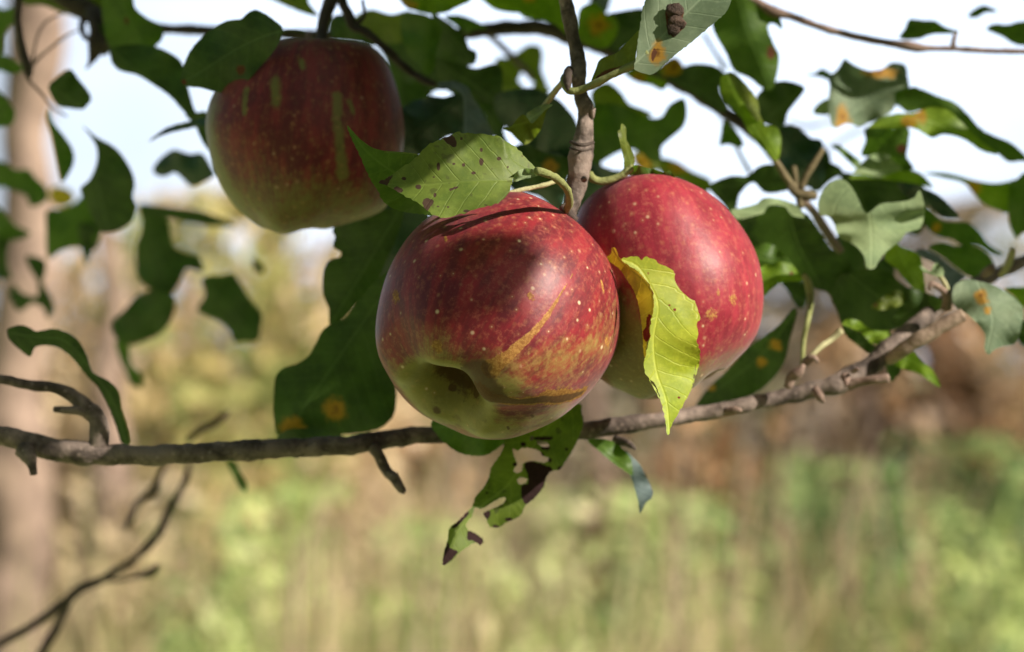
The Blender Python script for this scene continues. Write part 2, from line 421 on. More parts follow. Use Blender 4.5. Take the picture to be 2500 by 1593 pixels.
# ------------------------------------------------------------------ apples
def apple_material(name, reds, ground, streak=.4, bloom=.2, dots=.8, rough=.33, grain=.22):
    t = NT(name); o = t.obj()
    dv = t.attr('sk', 'Vector')                     # (cos lon, sin lon, height) of each skin point
    grn = t.attr('green'); rus = t.attr('russet'); dk = t.attr('stain_shade')
    s1 = t.noise(t.scaled(dv, (9, 9, 2.6)), 1.0, 4, .6)
    s2 = t.noise(t.scaled(dv, (34, 34, 6.)), 1.0, 4, .65, .6)
    n1 = t.noise(o, 60, 4, .6); n2 = t.noise(o, 380, 4, .7); n3 = t.noise(o, 900, 3, .7)
    red = t.mix(t.ramp(t.math('ADD', t.math('MULTIPLY', s1, .6), t.math('MULTIPLY', n1, .4)), .38, .62), reds[0], reds[1])
    red = t.mix(t.math('MULTIPLY', t.ramp(t.math('ADD', t.math('MULTIPLY', s2, .5), t.math('MULTIPLY', n2, .5)), .50, .68), streak), red, reds[2])
    gcol = t.mix(n1, ground[0], ground[1])
    gcol = t.mix(t.math('MULTIPLY', t.ramp(n2, .55, .72), .4), gcol, tuple(x * .55 for x in ground[0]))
    gm = t.math('ADD', grn, t.math('MULTIPLY', t.math('SUBTRACT', t.math('ADD', t.math('MULTIPLY', n1, .35), t.math('ADD', t.math('MULTIPLY', n2, .4), t.math('MULTIPLY', s2, .25))), .5), 2.2))
    col = t.mix(t.ramp(gm, .2, .95), red, gcol)
    fine = t.ramp(t.math('MULTIPLY', n2, n3), .22, .40)
    col = t.mix(t.math('MULTIPLY', fine, grain), col, t.mix(gm, (.62, .20, .12), (.50, .42, .12)))
    col = t.mix(t.math('MULTIPLY', t.ramp(t.noise(o, 170, 4, .65), .54, .70), .30), col, tuple(x * .45 for x in reds[0]))
    # lenticels of different sizes
    vo = t.new('ShaderNodeTexVoronoi'); t.put(vo.inputs['Vector'], o); vo.inputs['Scale'].default_value = 255
    sz = t.new('ShaderNodeSeparateXYZ'); t.put(sz.inputs[0], vo.outputs['Color'])
    thr = t.math('ADD', t.math('MULTIPLY', t.math('POWER', sz.outputs[0], 3.), .17), .085)
    l = t.math('DIVIDE', t.math('SUBTRACT', thr, vo.outputs['Distance']), t.math('MULTIPLY', thr, .6), clamp=True)
    l = t.math('MULTIPLY', l, t.ramp(sz.outputs[1], .0, .9, .15, 1.))
    halo = t.ramp(vo.outputs['Distance'], .34, .1)
    col = t.mix(t.math('MULTIPLY', halo, .14), col, (.75, .33, .12))
    col = t.mix(t.math('MULTIPLY', l, dots), col, (.78, .62, .40))
    # rusty, corky skin
    rm = t.ramp(t.math('ADD', rus, t.math('MULTIPLY', t.math('SUBTRACT', t.math('ADD', t.math('MULTIPLY', n2, .6), t.math('MULTIPLY', n3, .4)), .5), 1.3)), .38, .62)
    rcol = t.mix(t.ramp(n3, .4, .65), (.30, .13, .018), (.50, .26, .055))
    col = t.mix(t.math('MULTIPLY', rm, .85), col, rcol)
    dm = t.ramp(t.math('ADD', dk, t.math('MULTIPLY', t.math('SUBTRACT', t.math('ADD', t.math('MULTIPLY', n2, .5), t.math('MULTIPLY', n1, .5)), .5), 2.2)), .35, .8)
    col = t.mix(t.math('MULTIPLY', dm, .85), col, (.085, .032, .010))
    b = t.bsdf
    t.put(b.inputs['Base Color'], col)
    rr = t.math('ADD', t.math('MULTIPLY', rm, .25), t.math('ADD', t.math('MULTIPLY', n1, .14), rough))
    t.put(b.inputs['Roughness'], rr); b.inputs['Specular IOR Level'].default_value = .5
    t.put(b.inputs['Sheen Weight'], t.math('MULTIPLY', t.math('SUBTRACT', 1., t.math('MAXIMUM', rm, dm)), bloom * .6)); b.inputs['Sheen Roughness'].default_value = .5
    b.inputs['Sheen Tint'].default_value = (.85, .75, .85, 1)
    b.inputs['Subsurface Weight'].default_value = .08; b.inputs['Subsurface Radius'].default_value = (.004, .0015, .0008); b.inputs['Subsurface Scale'].default_value = .5
    t.bump(t.math('ADD', t.math('ADD', t.math('MULTIPLY', n2, .35), t.math('MULTIPLY', l, .3)), t.math('ADD', t.math('MULTIPLY', rm, .25), t.math('MULTIPLY', n1, 2.2))), .3, .0006)
    return t.m

def sm(x, a, b):
    t = np.clip((x - a) / (b - a), 0, 1); return t * t * (3 - 2 * t)
PROF = [(0, .60), (.05, .61), (.14, .70), (.26, .81), (.42, .865), (.60, .83), (.79, .67), (.93, .40), (1.0, .06), (.985, -.25), (.90, -.55), (.75, -.78),
        (.60, -.89), (.46, -.945), (.36, -.93), (.28, -.86), (.20, -.72), (.11, -.56), (0, -.50)]
def apple(label, mat, reg, sil, d, stem, lobes=.03, nlon=320, nlat=220, fit=1., marks=None, spin=0., squash=1., parts=None, stalk=.42):
    sil = catmull_closed(np.array(Z(reg, sil), float), 8)
    mn, mx = sil.min(0), sil.max(0); cx, cy = (mn + mx) / 2
    Rpx = (mx - mn).mean() / 2
    R = Rpx * K * d
    pr = catmull_open(np.array([(a, b, 0) for a, b in PROF], float), .012)[:, :2]
    cum = np.concatenate([[0], np.cumsum(np.hypot(*np.diff(pr, axis=0).T))]); s = np.linspace(0, cum[-1], nlat)
    pr = np.stack([np.interp(s, cum, pr[:, 0]), np.interp(s, cum, pr[:, 1])], 1)
    lon = np.linspace(0, 2 * math.pi, nlon, endpoint=False)
    r = pr[:, 0][:, None]; z = pr[:, 1][:, None] * squash; lo_ = lon[None]
    low = sm(-z, .2, .95) * sm(r, 0, .5); hi = sm(z, .2, .9) * sm(r, 0, .4)
    rr = r * (1 + lobes * .5 * np.cos(5 * lo_ + .6) * (low + .35 * hi) + .012 * np.sin(2 * lo_ + 1) + .012 * np.sin(3 * lo_ + 2.2) * (1 - np.abs(z)))
    zz = z - lobes * 1.1 * np.cos(5 * lo_ + .6) * low * (r > .1) + .02 * np.sin(lo_ + .7) * low
    V = np.stack([rr * np.cos(lo_), rr * np.sin(lo_), zz + 0 * lo_], 2).reshape(-1, 3)
    sk = np.stack([np.cos(lo_) + 0 * r, np.sin(lo_) + 0 * r, z + 0 * lo_], 2).reshape(-1, 3) * np.array([1, 1, 1.0])
    sk[:, :2] *= np.repeat(np.clip(pr[:, 0] * 2.5, 0, 1), nlon)[:, None]
    # orient: stem is (right, up, towards camera)
    st = RIGHT * stem[0] + UP * stem[1] - FWD * stem[2]; st /= np.linalg.norm(st)
    a = np.cross(st, -FWD); a /= np.linalg.norm(a); b = np.cross(st, a)
    ca, sa = math.cos(spin), math.sin(spin); a, b = a * ca + b * sa, -a * sa + b * ca
    W = (V[:, :1] * a + V[:, 1:2] * b + V[:, 2:] * st) * R
    x, y, zc = W @ RIGHT, W @ UP, W @ FWD
    # sculpt the body so that its outline is the pictured fruit's
    px = x / (K * (d + zc * .6)); py = -y / (K * (d + zc * .6))
    th = np.arctan2(py, px); rad = np.hypot(px, py)
    nb = 120; bins = ((th + math.pi) / (2 * math.pi) * nb).astype(int) % nb
    rm = np.array([rad[bins == i].max() for i in range(nb)])
    sth = np.arctan2(sil[:, 1] - cy, sil[:, 0] - cx); srd = np.hypot(sil[:, 0] - cx, sil[:, 1] - cy)
    o_ = np.argsort(sth); tb = (np.arange(nb) + .5) / nb * 2 * math.pi - math.pi
    rt_ = np.interp(tb, np.concatenate([sth[o_] - 2 * math.pi, sth[o_], sth[o_] + 2 * math.pi]), np.tile(srd[o_], 3))
    ratio = rt_ / rm
    k = np.array([1, 2, 3, 2, 1.]); k /= k.sum(); ratio = np.convolve(np.concatenate([ratio[-2:], ratio, ratio[:2]]), k, 'valid')
    rv = np.interp(th, np.concatenate([tb - 2 * math.pi, tb, tb + 2 * math.pi]), np.tile(ratio, 3)); rmv = np.interp(th, np.concatenate([tb - 2 * math.pi, tb, tb + 2 * math.pi]), np.tile(rm, 3))
    f = 1 + (rv - 1) * sm(rad / rmv, .15, .95) * fit
    px, py = px * f, py * f
    dep = d + zc
    Wd = CAM + RIGHT * (px * K * dep * (d + zc * .6) / dep)[:, None] - UP * (py * K * dep * (d + zc * .6) / dep)[:, None] + FWD * dep[:, None]
    # put the centre on its own line of sight
    c0 = P(cx, cy, d); Wd = Wd + (c0 - P(1250, 796.5, d))
    F = []
    i, k_ = np.meshgrid(np.arange(nlat - 1), np.arange(nlon), indexing='ij'); k2 = (k_ + 1) % nlon
    F = np.stack([i * nlon + k_, (i + 1) * nlon + k_, (i + 1) * nlon + k2, i * nlon + k2], 2).reshape(-1, 4)
    me = fast_mesh('skin', Wd, F)
    cvec = Wd.mean(0); me_n = np.cross(Wd[F[:, 1]] - Wd[F[:, 0]], Wd[F[:, 2]] - Wd[F[:, 0]]); mid = Wd[F].mean(1) - cvec
    if (me_n * mid).sum() < 0: me.flip_normals()
    vattr(me, 'sk', sk)
    # masks on the skin: greenish round the calyx, rust, dark stains and painted calyx shade
    zl = V[:, 2]; rl = np.hypot(V[:, 0], V[:, 1])
    q = Wd - CAM; dq = q @ FWD; vx = 1250 + (q @ RIGHT) / (K * dq); vy = 796.5 - (q @ UP) / (K * dq)
    front = (dq < d + .012)
    green, rus, stain_shade = np.zeros(len(V)), np.zeros(len(V)), np.zeros(len(V))
    def on_skin(pts):
        out = []
        for p in pts:
            m = np.where(front, (vx - p[0]) ** 2 + (vy - p[1]) ** 2 + (dq - d + .05) * 400, 1e9); out.append(Wd[m.argmin()])
        return np.array(out)
    ctx = dict(V=V, W=Wd, zl=zl, rl=rl, on=on_skin, R=R, green=green, rus=rus, stain_shade=stain_shade, mm=K * d)
    (marks or (lambda c: None))(ctx)
    vattr(me, 'green', ctx['green']); vattr(me, 'russet', ctx['rus']); vattr(me, 'stain_shade', ctx['stain_shade'])
    root = empty('apple', c0)
    o = link('skin', me, mat); rebase(o, c0); o.location = (0, 0, 0); o.parent = root
    sh = (c0 - P(1250, 796.5, d)) + P(1250, 796.5, d)
    stem_p = Wd[:nlon].mean(0); cal_p = Wd[-nlon:].mean(0)
    # stalk in the top hollow, dried calyx in the bottom one
    tops = [stem_p + st * R * t_ + a * R * .06 * t_ * t_ for t_ in np.linspace(-.03, stalk, 12)]
    so = link('stalk', tube_world(tops, np.linspace(.0016, .0013, 12), 10, .1), M['bark_red']); rebase(so, c0); so.location = (0, 0, 0); so.parent = root
    VV, FF = [], []
    for kq in range(6):
        an = kq * math.pi / 3; ra = (a * math.cos(an) + b * math.sin(an)); tn = (-a * math.sin(an) + b * math.cos(an)); n0 = len(VV)
        for j in range(5):
            u_ = j / 4; c_ = cal_p - st * R * (.01 + .10 * u_) + ra * R * (.085 - .05 * u_ + .05 * u_ * u_); wv = R * .04 * (1 - u_) ** .7
            VV += [c_ - tn * wv, c_ + tn * wv]
        FF += [(n0 + 2 * j, n0 + 2 * j + 1, n0 + 2 * j + 3, n0 + 2 * j + 2) for j in range(4)]
    co = link('calyx', mesh_np('calyx', VV, FF), M['bark_dark']); rebase(co, c0); co.location = (0, 0, 0); co.parent = root
    tag(root, label, 'apple', 'ripening apples on the tree')
    return root, Wd, ctx

def polyd(W, P3):
    """distance of the skin points to a polyline on the skin, and how far along it (0..1)"""
    best = np.full(len(W), 1e9); al = np.zeros(len(W)); n = len(P3) - 1
    for i in range(n):
        s = P3[i + 1] - P3[i]; t = np.clip(((W - P3[i]) @ s) / (s @ s + 1e-12), 0, 1); q = P3[i] + t[:, None] * s; dd = np.linalg.norm(W - q, axis=1)
        m = dd < best; best[m] = dd[m]; al[m] = ((i + t) / n)[m]
    return best, al

def marks_front(c):
    W, zl, rl, mm = c['W'], c['zl'], c['rl'], c['mm']
    on = lambda pts: c['on'](Z('S1', pts))
    c['green'] += sm(-zl, .80, 1.05) * .7
    # yellowish cheek at the lower right
    p, _ = polyd(W, on([(800, 1080), (1000, 1090), (1200, 1040), (1330, 950), (1420, 800)])); c['green'] += .38 * sm(p, .018, .003)
    p, _ = polyd(W, on([(1000, 960), (1180, 940), (1330, 800)])); c['green'] += .12 * sm(p, .012, .003)
    p, _ = polyd(W, on([(250, 1200), (420, 1330), (600, 1410), (850, 1400), (1080, 1310)])); c['green'] += .62 * sm(p, .013, .002)
    p, _ = polyd(W, on([(480, 1120), (560, 1180), (620, 1260)])); c['green'] += .3 * sm(p, .012, .002)
    p, al = polyd(W, on([(700, 1060), (780, 1010), (870, 930), (960, 840), (1040, 740), (1100, 640), (1180, 520)]))
    wd = np.interp(al, [0, .3, .6, .8, 1], [.0044, .0028, .0016, .0008, .0003]) * .72
    c['rus'] += .85 * sm(p, wd * 1.5, wd * .3)
    p, al = polyd(W, on([(640, 1180), (720, 1240), (860, 1255), (1000, 1240), (1120, 1235), (1230, 1200)])); wd = np.interp(al, [0, .4, .8, 1], [.0022, .0014, .0017, .001])
    c['stain_shade'] += .95 * sm(p, wd * 2.0, wd * .6); c['rus'] += .75 * sm(p, .006, .001)
    p, al = polyd(W, on([(630, 1090), (650, 1150), (690, 1210)])); c['stain_shade'] += 1. * sm(p, .0085, .0025)
    p, al = polyd(W, on([(700, 1080), (1000, 1170), (1150, 1180)])); c['rus'] += .38 * sm(p, .005, .001)
    for q, r in (((150, 640), .003), ((1340, 560), .0014), ((1350, 600), .001), ((1370, 900), .0018), ((930, 640), .0016), ((390, 920), .003), ((440, 300), .001)):
        p, _ = polyd(W, on([q, (q[0] + 8, q[1] + 22)])); c['rus'] += .62 * sm(p, r * 1.3, r * .3)
    for q, r in (((390, 1300), .0018), ((545, 1065), .0009), ((620, 1200), .0012), ((480, 1170), .001), ((940, 1330), .0007), ((800, 1400), .0006)):
        p, _ = polyd(W, on([q, (q[0] + 6, q[1] + 10)])); c['stain_shade'] += .95 * sm(p, r * 1.5, r * .3)
    c['stain_shade'] += (.85 * sm(rl, .27, .10) + .32 * sm(rl, .52, .25)) * (zl < 0); c['green'] += .9 * sm(rl, .50, .30) * (zl < 0)  # calyx hollow: brown stain plus shade painted in, darkest at the centre
    c['green'] += .3 * sm(zl, .62, .86) * sm(rl, .5, .2)
def marks_right(c):
    W, zl, rl = c['W'], c['zl'], c['rl']; on = lambda pts: c['on'](Z('R7', pts))
    c['green'] += sm(-zl, .55, .95) * .6
    p, _ = polyd(W, on([(180, 1150), (350, 1250), (480, 1400)])); c['green'] += .8 * sm(p, .026, .008)
    p, _ = polyd(W, on([(300, 700), (330, 1000)])); c['green'] += .45 * sm(p, .016, .004)
    for q, r in (((860, 930), .003), ((990, 840), .0025), ((900, 800), .0012), ((700, 960), .0012)):
        p, _ = polyd(W, on([q, (q[0] + 10, q[1] + 20)])); c['rus'] += .55 * sm(p, r * 1.5, r * .3)
    c['stain_shade'] += .9 * sm(rl, .16, .06) * (zl < 0)
def marks_left(c):
    W, zl, rl = c['W'], c['zl'], c['rl']; on = lambda pts: c['on'](Z('R2', pts))
    c['green'] += sm(-zl, -.1, .8) * .74
    p, _ = polyd(W, on([(290, 700), (300, 950), (380, 1200)])); c['green'] += .8 * sm(p, .017, .002)
    for pl, wv in (([(1085, 600), (1075, 750), (1100, 900), (1120, 1080)], .0024), ([(700, 500), (700, 640)], .0028), ([(1160, 640), (1180, 700)], .0014), ([(520, 560), (500, 700)], .0016), ([(860, 380), (870, 430)], .0014)):
        p, _ = polyd(W, on(pl)); c['green'] += .95 * sm(p, wv * 1.6, 0)
    c['green'] += .35 * sm(zl, .65, .85)

skinA = apple_material('apple_skin_front', [(.13, .005, .012), (.29, .012, .020), (.44, .10, .05)], [(.20, .18, .035), (.36, .29, .06)], .3, .25, .8, .40)
skinB = apple_material('apple_skin_right', [(.24, .008, .022), (.38, .022, .042), (.52, .15, .10)], [(.13, .095, .018), (.26, .17, .045)], .28, .3, .6, .41)
skinC = apple_material('apple_skin_left', [(.12, .007, .010), (.26, .022, .022), (.34, .15, .045)], [(.16, .145, .025), (.24, .20, .04)], .6, .3, .22, .42, .05)
SIL_F = [(810, 40), (900, 50), (1000, 90), (1100, 150), (1200, 220), (1290, 310), (1360, 400), (1410, 500), (1440, 620), (1450, 740), (1445, 860), (1420, 970),
         (1370, 1070), (1300, 1170), (1220, 1250), (1100, 1350), (1000, 1400), (850, 1455), (700, 1475), (580, 1460), (450, 1400), (330, 1340), (230, 1270),
         (160, 1190), (100, 1080), (60, 980), (42, 870), (50, 740), (75, 620), (110, 510), (170, 390), (240, 290), (330, 200), (450, 120), (600, 60), (720, 38)]
SIL_R = [(430, 72), (560, 75), (680, 105), (800, 160), (900, 230), (1000, 330), (1080, 440), (1140, 560), (1175, 700), (1187, 830), (1175, 950), (1140, 1070),
         (1080, 1150), (1000, 1230), (900, 1310), (780, 1380), (640, 1450), (530, 1468), (475, 1487), (430, 1478), (320, 1430), (170, 1350), (80, 1250),
         (30, 1100), (-10, 900), (-40, 700), (-30, 500), (0, 380), (50, 260), (130, 170), (250, 105), (340, 80)]
SIL_L = [(800, 264), (1000, 262), (1200, 268), (1290, 280), (1360, 350), (1420, 450), (1470, 600), (1500, 760), (1500, 900), (1470, 1050), (1430, 1200),
         (1385, 1310), (1250, 1370), (1100, 1415), (980, 1440), (860, 1450), (780, 1475), (700, 1465), (620, 1430), (520, 1360), (430, 1270), (360, 1170),
         (310, 1050), (275, 900), (262, 780), (285, 650), (330, 560), (420, 440), (520, 350), (620, 290), (700, 268)]
DF = .872
rF, WF, _ = apple('large red apple in front, with a rusty scar and its open calyx showing', skinA, 'S1', SIL_F, DF, (.43, .68, -.60), .03, 400, 280, marks=marks_front, spin=.5)
rR, WR, _ = apple('pinkish red apple on the right, behind the bright yellow leaf', skinB, 'R7', SIL_R, .905, (-.20, .96, -.10), .012, stalk=.12, marks=marks_right, spin=1.)
rL, WL, _ = apple('dull shaded red and green streaked apple on the left, flat topped', skinC, 'R2', SIL_L, .965, (.04, .99, .03), .012, marks=marks_left, spin=2.2)
LIT.extend(WR[::1501])
selF = [v for v in WF[::701]]
for v in selF:
    x_, y_, _d = proj(v)
    if x_ > 1080 and y_ > 520: LIT.append(v)
SHADE.extend(WL[::701])
CHEEK = []
for v in WF[::301]:
    x_, y_, d_ = proj(v)
    if d_ < .865 and (x_ < 960 and y_ < 900): CHEEK.append(v)

# ------------------------------------------------------------------ branches
branch('long bare lower branch sweeping behind the front apple and up to the right', 'bark', [
    ('limb', 'N', [(-60, 1052, .93, 50), (20, 1068, .93, 50), (90, 1088, .93, 56), (200, 1107, .93, 58), (330, 1112, .93, 50), (480, 1106, .93, 48), (600, 1100, .93, 48),
                   (760, 1092, .935, 47), (850, 1088, .935, 48), (940, 1074, .94, 44), (1050, 1062, .945, 42), (1250, 1066, .95, 40), (1400, 1056, .95, 42), (1480, 1044, .95, 42),
                   (1600, 1026, .95, 38), (1700, 1012, .955, 36), (1800, 994, .955, 36), (1900, 972, .96, 38), (1990, 952, .96, 44), (2060, 930, .96, 52), (2130, 888, .965, 50),
                   (2200, 824, .97, 44), (2270, 768, .985, 40), (2340, 716, 1.0, 34), (2420, 676, 1.02, 32), (2560, 610, 1.03, 30)]),
    ('side_limb', 'N', [(2150, 892, .975, 16), (2190, 864, .958, 34), (2240, 832, .953, 37), (2300, 797, .952, 37), (2352, 770, .952, 34)], 'bark_tan'),
    ('spur', 'R8', [(-40, 1085, .93, 60), (60, 1100, .93, 62), (200, 1130, .93, 64), (330, 1140, .93, 66), (450, 1190, .93, 84), (540, 1270, .93, 110), (610, 1340, .93, 120), (620, 1440, .93, 130), (600, 1540, .93, 120)]),
    ('spur', 'R8', [(335, 1276, .928, 36), (420, 1282, .928, 48), (500, 1285, .928, 60), (570, 1310, .93, 70)]),
    ('thorn', 'S3', [(150, 250, .925, 120), (185, 300, .922, 100), (205, 360, .92, 55), (212, 412, .92, 44)]),
    ('spur', 'S4', [(140, 330, .935, 70), (180, 390, .935, 68), (225, 480, .935, 62), (270, 520, .932, 66), (310, 585, .93, 52), (330, 596, .93, 40)]),
    ('bud', 'S4', [(270, 520, .93, 40), (285, 488, .93, 26)]),
    ('stub', 'R6', [(440, 1385, .95, 80), (520, 1364, .948, 62), (600, 1348, .946, 60), (690, 1338, .945, 58)], 'bark_red'),
    ('bud', 'R6', [(230, 1410, .95, 60), (265, 1460, .945, 56), (285, 1490, .945, 40)], 'bark_red'),
    ('bud', 'R6', [(420, 1330, .945, 60), (425, 1385, .94, 44)], 'bark_red'),
    ('bud', 'R6', [(60, 1400, .95, 60), (85, 1330, .95, 64), (130, 1300, .948, 60), (160, 1255, .948, 50)], 'bark_red'),
    ('bud', 'R6', [(470, 1290, .95, 50), (500, 1285, .94, 36)], 'bark_red'),
    ('bud', 'S4', [(1560, 300, .95, 60), (1610, 310, .945, 50), (1650, 330, .94, 36), (1675, 355, .94, 28)], 'bark'),
    ('bud', 'S5', [(600, 235, .94, 44), (660, 225, .937, 40), (690, 228, .936, 24)], 'bark_red'),
    ('bud', 'R6', [(1290, 690, 1.0, 60), (1330, 655, .99, 56), (1350, 630, .99, 30)], 'bark_red'),
    ('stub', 'R6', [(1390, 700, .99, 40), (1440, 620, .985, 50), (1465, 535, .98, 40)], 'pale_twig'),
    ('bud', 'R6', [(1050, 900, .965, 70), (1055, 840, .962, 60), (1040, 800, .96, 44), (960, 750, .955, 36), (940, 790, .955, 30)], 'bark_red'),
])
branch('upright knuckled brown twig coming down between the front and right apples', 'bark', [
    ('limb', 'R3', [(1215, -160, .885, 74), (1222, -40, .885, 78), (1245, 80, .885, 82), (1275, 220, .885, 84), (1300, 340, .885, 92), (1312, 440, .884, 100), (1310, 520, .883, 94), (1326, 600, .883, 90),
                    (1352, 680, .882, 104), (1350, 740, .882, 94), (1348, 820, .88, 112), (1335, 900, .88, 146), (1328, 960, .879, 150), (1318, 1020, .879, 144), (1305, 1100, .879, 138),
                    (1290, 1180, .879, 128), (1270, 1270, .878, 110), (1255, 1330, .878, 96), (1262, 1400, .88, 70)]),
    ('bud', 'R3', [(1345, 1120, .87, 40), (1360, 1112, .866, 30)]),
    ('bud', 'R3', [(1255, 440, .876, 60), (1240, 470, .872, 54), (1245, 540, .87, 40), (1250, 580, .87, 24)], 'bark_dark'),
    ('bud', 'R3', [(1395, 680, .88, 44), (1402, 740, .88, 30)]),
    ('ring_scar', 'R3', [(1262, 888, .8725, 22), (1300, 902, .868, 24), (1350, 906, .868, 22), (1405, 890, .873, 16)], 'bark_dark'),
    ('ring_scar', 'R3', [(1256, 925, .872, 14), (1300, 938, .867, 16), (1350, 940, .867, 16), (1402, 928, .872, 12)], 'bark_dark'),
    ('spur', 'R3', [(1205, 1290, .873, 70), (1235, 1320, .873, 66), (1290, 1380, .874, 50)], 'bark_dark'),
])
branch('dark blurred branch crossing behind the leaves along the top of the picture', 'bark_dark', [
    ('limb', 'N', [(120, -30, 1.14, 50), (200, 20, 1.14, 52), (255, 45, 1.14, 46), (380, 68, 1.14, 26), (500, 74, 1.14, 26), (700, 84, 1.15, 26), (900, 92, 1.15, 28), (1050, 90, 1.15, 28),
                   (1150, 80, 1.15, 34), (1250, 68, 1.15, 36), (1340, 72, 1.15, 40), (1400, 92, 1.15, 42), (1480, 122, 1.15, 36), (1600, 178, 1.14, 34), (1700, 228, 1.13, 34), (1790, 288, 1.12, 32), (1860, 345, 1.11, 28), (1940, 450, 1.1, 26)]),
    ('spur', 'R1', [(560, 60, 1.12, 60), (590, 180, 1.11, 70), (600, 260, 1.11, 120), (595, 320, 1.11, 90), (560, 400, 1.11, 28), (535, 430, 1.11, 16)]),
    ('spur', 'R1', [(540, 110, 1.12, 60), (510, 150, 1.12, 40), (530, 230, 1.11, 40), (590, 250, 1.11, 40)]),
    ('spur', 'R1', [(620, 90, 1.12, 80), (690, 160, 1.11, 80), (680, 260, 1.11, 70), (620, 330, 1.11, 60)]),
    ('twig', 'T3', [(650, 260, 1.2, 60), (800, 380, 1.22, 60), (950, 520, 1.24, 60), (1100, 680, 1.24, 60), (1150, 760, 1.24, 40)], 'bark'),
], lit=False)
branch('thin reddish bare twig against the sky at the upper right', 'bark_red', [
    ('limb', 'R5', [(-260, -60, 1.03, 44), (-120, 20, 1.03, 50), (-30, 72, 1.03, 74), (50, 96, 1.03, 56), (150, 128, 1.03, 46), (300, 182, 1.03, 46), (500, 234, 1.03, 46), (700, 272, 1.03, 44), (800, 284, 1.03, 60),
                    (880, 300, 1.03, 56), (960, 304, 1.03, 34), (1100, 306, 1.03, 34), (1300, 318, 1.03, 34), (1700, 326, 1.03, 34)]),
    ('bud', 'R5', [(880, 290, 1.03, 40), (915, 322, 1.03, 22)]),
    ('spur', 'R5', [(1090, 300, 1.03, 36), (1095, 250, 1.03, 30), (1110, 205, 1.03, 24)]),
], lit=True)
branch('thick black out of focus stem hanging down at the upper left corner', 'bark_dark', [
    ('limb', 'T1', [(200, -150, 1.10, 100), (200, 0, 1.10, 100), (190, 200, 1.10, 96), (215, 400, 1.10, 84), (250, 560, 1.10, 90), (290, 700, 1.10, 96), (300, 800, 1.10, 70), (330, 880, 1.10, 34), (450, 1010, 1.10, 26), (560, 1150, 1.10, 24), (720, 1250, 1.1, 18)]),
    ('twig', 'T1', [(340, 820, 1.12, 24), (360, 600, 1.12, 24), (400, 400, 1.12, 22), (480, 250, 1.12, 22), (600, 170, 1.12, 20), (700, 130, 1.12, 20)]),
    ('twig', 'T1', [(300, 760, 1.12, 40), (420, 620, 1.12, 30), (540, 520, 1.12, 26), (650, 430, 1.12, 26), (780, 350, 1.12, 18), (860, 330, 1.12, 14)], 'bark_red'),
], lit=False)
branch('dark stem holding the shaded left apple from above', 'bark_dark', [
    ('limb', 'R2', [(1060, -150, .985, 80), (1040, 0, .985, 86), (1010, 90, .985, 74), (990, 170, .985, 68), (980, 290, .98, 70)]),
    ('spur', 'R2', [(1090, -40, 1.0, 60), (1130, 50, 1.0, 64), (1160, 110, 1.0, 70), (1180, 170, 1.0, 50), (1260, 200, 1.0, 50), (1400, 320, 1.0, 54), (1500, 420, 1.01, 54), (1620, 500, 1.01, 50), (1700, 530, 1.01, 34)]),
    ('spur', 'R2', [(1240, 0, 1.0, 20), (1250, 100, 1.0, 24), (1190, 160, 1.0, 34)]),
    ('twig', 'R2', [(930, 260, .975, 22), (905, 215, .975, 24), (830, 195, .975, 22), (745, 200, .975, 22), (700, 250, .97, 26)], 'green_twig'),
], lit=False)
branch('blurred grey twig rising from the lower left corner and forking', 'bark_dark', [
    ('limb', 'S3', [(-120, 1560, 1.3, 56), (0, 1480, 1.3, 54), (200, 1370, 1.3, 54), (400, 1220, 1.3, 60), (520, 1125, 1.3, 64), (640, 1080, 1.3, 56), (720, 1020, 1.3, 40), (820, 970, 1.3, 46), (920, 880, 1.3, 52), (1010, 770, 1.3, 54), (1060, 650, 1.3, 48), (1140, 520, 1.3, 44), (1180, 420, 1.3, 40), (1200, 330, 1.3, 30)]),
    ('twig', 'S3', [(250, 1560, 1.32, 60), (330, 1420, 1.32, 56), (400, 1290, 1.32, 52), (440, 1200, 1.31, 50)]),
    ('twig', 'S3', [(640, 1080, 1.3, 30), (760, 1075, 1.31, 26), (860, 1060, 1.31, 30), (950, 1030, 1.31, 60), (1000, 980, 1.31, 40)]),
    ('twig', 'S3', [(790, 760, 1.34, 30), (840, 660, 1.34, 40), (880, 580, 1.34, 40), (970, 510, 1.34, 54), (1010, 420, 1.34, 36), (1050, 350, 1.34, 30)]),
], lit=False)
branch('small dark twig tip just above the lower branch, left of centre', 'bark_dark', [
    ('limb', 'S3', [(1180, 200, 1.3, 30), (1270, 130, 1.3, 40), (1360, 90, 1.3, 44), (1440, 10, 1.3, 36)])])
branch('tan forked spur among the leaves right of the right apple', 'bark_olive', [
    ('limb', 'R4', [(1230, 960, 1.0, 30), (1290, 1050, 1.0, 44), (1350, 1140, 1.0, 46), (1400, 1210, 1.0, 50), (1420, 1300, 1.0, 44)]),
    ('twig', 'R5', [(280, 930, 1.0, 30), (230, 1010, 1.0, 40), (180, 1090, 1.0, 44), (140, 1180, 1.0, 44)]),
    ('twig', 'R5', [(95, 1040, 1.01, 34), (105, 1120, 1.01, 36), (110, 1190, 1.01, 40)]),
    ('spur', 'R5', [(60, 1160, 1.0, 40), (120, 1210, 1.0, 64), (190, 1220, 1.0, 64), (240, 1230, 1.0, 40)], 'bark_olive'),
    ('twig', 'R6', [(130, 200, 1.02, 44), (220, 300, 1.02, 54), (290, 410, 1.02, 60), (350, 500, 1.02, 60), (400, 550, 1.02, 40)], 'bark_tan'),
], lit=True)
branch('faint blurred twig hanging down across the sky above the right apple', 'bark_dark', [
    ('limb', 'R4', [(900, 640, 1.4, 16), (930, 740, 1.4, 22), (1000, 780, 1.4, 18), (1060, 800, 1.4, 20)])])
